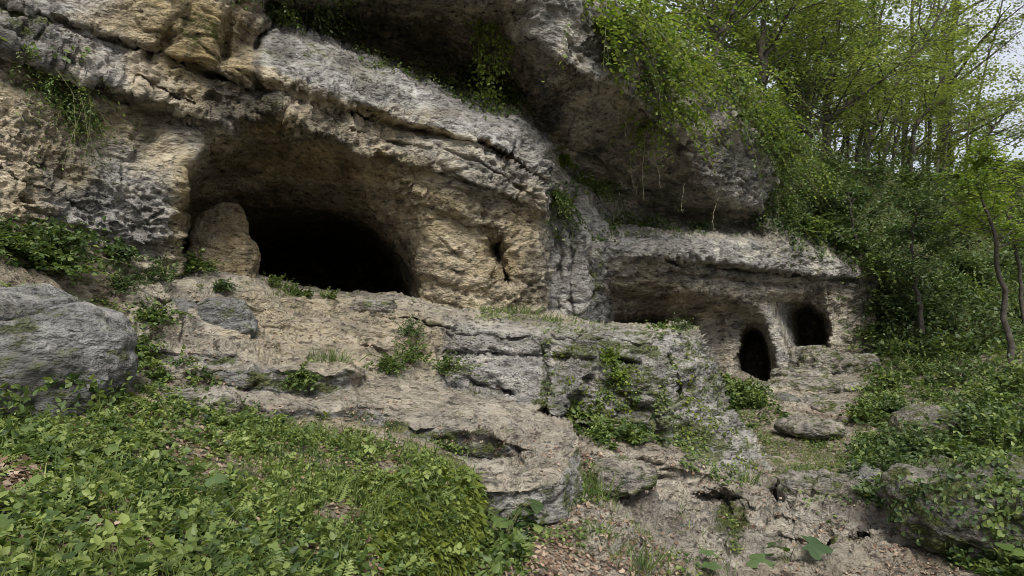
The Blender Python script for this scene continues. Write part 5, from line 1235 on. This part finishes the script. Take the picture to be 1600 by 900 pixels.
near = [
 ('slender tree above the bright cliff bushes, leaning right', [(1119, 100, 13.6), (1124, 60, 13.6), (1153, 0, 13.5), (1180, -120, 13.4)], .07),
 ('thin upright tree just left of the leaning slender one', [(1117, 90, 14.5), (1114, 0, 14.5), (1110, -140, 14.3)], .05),
 ('dark tree with twin stems over the middle of the cliff bushes', [(1188, 110, 15.5), (1190, 60, 15.5), (1201, 0, 15.4), (1215, -130, 15.2)], .10),
 ('curved branching tree right of the twin stems', [(1190, 130, 16.0), (1200, 60, 16.0), (1236, 15, 15.9), (1290, -60, 15.8)], .07),
 ('straight dark trunk in the thick of the wood', [(1248, 190, 18.5), (1249, 100, 18.5), (1247, 0, 18.3), (1245, -130, 18)], .16),
 ('close companion of the straight dark trunk', [(1258, 190, 19), (1262, 90, 19), (1275, 0, 19), (1280, -120, 19)], .10),
 ('tree leaning left behind the rooted pale trunk', [(1288, 240, 19.5), (1288, 138, 19.3), (1274, 20, 19), (1262, -110, 19)], .11),
 ('pale trunk standing on the bare rooty bank', [(1294, 268, 18.0), (1293, 172, 18.0), (1302, 100, 17.9), (1312, 34, 17.8), (1320, -110, 17.5)], .10),
 ('short slanted stem at the left of the rooty bank', [(1262, 215, 17.3), (1266, 170, 17.3), (1277, 127, 17.2), (1290, 30, 17)], .06),
 ('stem bowed low to the right over the rooty bank', [(1258, 222, 16.9), (1285, 192, 16.8), (1312, 169, 16.7), (1360, 140, 16.4), (1400, 110, 16.2)], .08),
 ('long stem sweeping up to the right in the middle of the slope', [(1353, 250, 19.5), (1366, 200, 19.4), (1381, 165, 19.3), (1425, 96, 19.2), (1490, -20, 19)], .10),
 ('thin fork on the slope beneath the bare sky gap', [(1425, 270, 20.0), (1428, 200, 20.0), (1460, 160, 20), (1480, 90, 20)], .07),
 ('tall thick pale trunk against the sky at the right', [(1476, 270, 25), (1480, 158, 25), (1489, 69, 25), (1495, -120, 25)], .24),
 ('stem behind the sweeping one, half hidden by leaves', [(1340, 262, 21), (1352, 160, 21), (1372, 60, 21), (1390, -90, 21)], .10),
 ('low spreading tree at the foot of the sky gap', [(1530, 262, 22), (1535, 220, 22), (1560, 190, 22), (1590, 150, 22)], .07),
]
for i, (lb, pts, r) in enumerate(near):
    T('tree', lb, pts, r, 13, 1.9 + 14 * r * .6, 22, 14, .08 + .003 * (i % 3), M_CANOPY if i % 4 else M_LEAF, GT, start=.12)
for px in range(1195, 1530, 28):
    D = 20.5 + 5 * RNG.random(); x = px + RNG.uniform(-10, 10)
    T('young_tree', 'low young tree in the leafy understory behind the bare bank', [(x, 285, D), (x + 4, 230, D), (x + 10, 170, D), (x + 14, 125, D)], .045, 11, 1.7, 19, 14, .085, M_CANOPY if px % 60 else M_BRIGHT, 'understory trees of the wood', start=.03, far=True)
GF = 'farther trees filling the wood'
for px, D in [(1080, 24), (1150, 26), (1215, 28), (1290, 27), (1350, 30), (1410, 27), (1462, 32), (1000, 24), (1690, 27)]:
    T('tree', 'farther tree filling the wood above the cliff', [(px, 300, D), (px + 5, 180, D), (px + 12, 60, D), (px + 20, (-130 if px < 1440 else 90), D)], .13, 14, 3.2, 15, 14, .115, M_CANOPY if px % 20 else M_LEAF, GF, start=.1, far=True)
T('sapling', 'young tree with a thin bare stem at the right edge of the slope', [(1576, 560, 11.5), (1571, 480, 11.5), (1558, 400, 11.4), (1545, 345, 11.3), (1528, 280, 11.2)], .055, 9, 1.2, 22, 14, .06, M_BRIGHT, None, start=.5)
T('sapling', 'bright yellow green sapling at the right edge above the thin stem', [(1600, 480, 13), (1590, 400, 13), (1570, 300, 13), (1560, 250, 13)], .04, 10, 1.3, 26, 14, .08, M_BRIGHT, None, start=.35)
T('sapling', 'dark thicket tree in front of the slope, right of the second ledge', [(1440, 500, 14.5), (1432, 450, 14.4), (1425, 400, 14.3), (1430, 330, 14.2)], .06, 10, 1.3, 26, 14, .075, M_DARK, None, start=.3)
T('sapling', 'grey green thicket tree over the right end of the second ledge', [(1345, 430, 15), (1340, 390, 15), (1330, 340, 14.9), (1325, 300, 14.8)], .05, 9, 1.1, 24, 13, .075, M_DARK, None, start=.2)

# thin poles of the wood, each a stem with a small crown
TP = [(1070, 1085, 15), (1098, 1080, 16), (1142, 1150, 17), (1165, 1195, 17.5), (1222, 1212, 19), (1235, 1262, 20), (1305, 1338, 20.5), (1322, 1300, 21), (1372, 1420, 22), (1392, 1405, 22.5), (1412, 1450, 23), (1448, 1436, 23.5), (1505, 1530, 24)]
for i, (x0, x1, D) in enumerate(TP):
    x1 += 28
    T('tree', 'thin pole of a tree crowded in the wood above the cliff', [(x0, 285 if x0 > 1240 else 200, D), (x0 * .6 + x1 * .4 + 3, 150, D), (x1, 40, D), (x1 + (x1 - x0) * .6, -110, D)], .05 + .012 * (i % 3), 8, 1.6, 18, 12, .09, M_CANOPY, 'thin poles in the wood', start=.35)

# leaves creeping over boulders
def creep(ob, label, n, size, mat, cond, tpl='ovate', seed=0):
    me = ob.data
    V = np.empty(len(me.vertices) * 3, np.float32); me.vertices.foreach_get('co', V); V = V.reshape(-1, 3)
    N = np.empty(len(me.vertices) * 3, np.float32); me.vertices.foreach_get('normal', N); N = N.reshape(-1, 3)
    k = cond(V, N) & (vnoise(V * 3, 300 + seed) > -.15)
    idx = np.nonzero(k)[0]
    if len(idx) == 0: return
    idx = RNG.choice(idx, n)
    P, N = V[idx] + np.array(ob.location), N[idx]
    up = unit(N + .5 * RNG.normal(size=P.shape)); al = unit(np.cross(up, rdir(n)) + np.array([0, 0, -.5]))
    P = P + N * (.015 + .05 * rnd(n))[:, None] + RNG.normal(size=P.shape) * .01
    tag(leaves('creeper', P, al, up, size * (.5 + .9 * rnd(n)), tpl, mat, np.clip(RNG.normal(.55, .27, n), 0, 1)), label, 'creeper', None, 'stuff')
OB = bpy.data.objects
creep(OB['boulder'], 'small leaved creeper over the foot of the big left boulder', 1500, .042, M_LEAF, lambda V, N: (V[:, 2] < -.12 + .22 * vnoise(V * 2.5, 3)) & (N[:, 1] < .3))
creep(OB['boulder.001'], 'creeper over the right end of the dark boulder', 1300, .05, M_LEAF, lambda V, N: (V[:, 0] > .1) | (V[:, 2] < -.1), seed=1)
creep(OB['boulder.002'], 'vines running over the crown and flank of the corner boulder', 2300, .045, M_LEAF, lambda V, N: (vnoise(V * 2.0, 5) > 0.0) & (N[:, 2] > -.2), seed=2)
creep(OB['boulder.002'], 'darker vines at the left shoulder of the corner boulder', 900, .04, M_DARK, lambda V, N: (V[:, 0] < -.1) & (N[:, 2] > .0), seed=3)
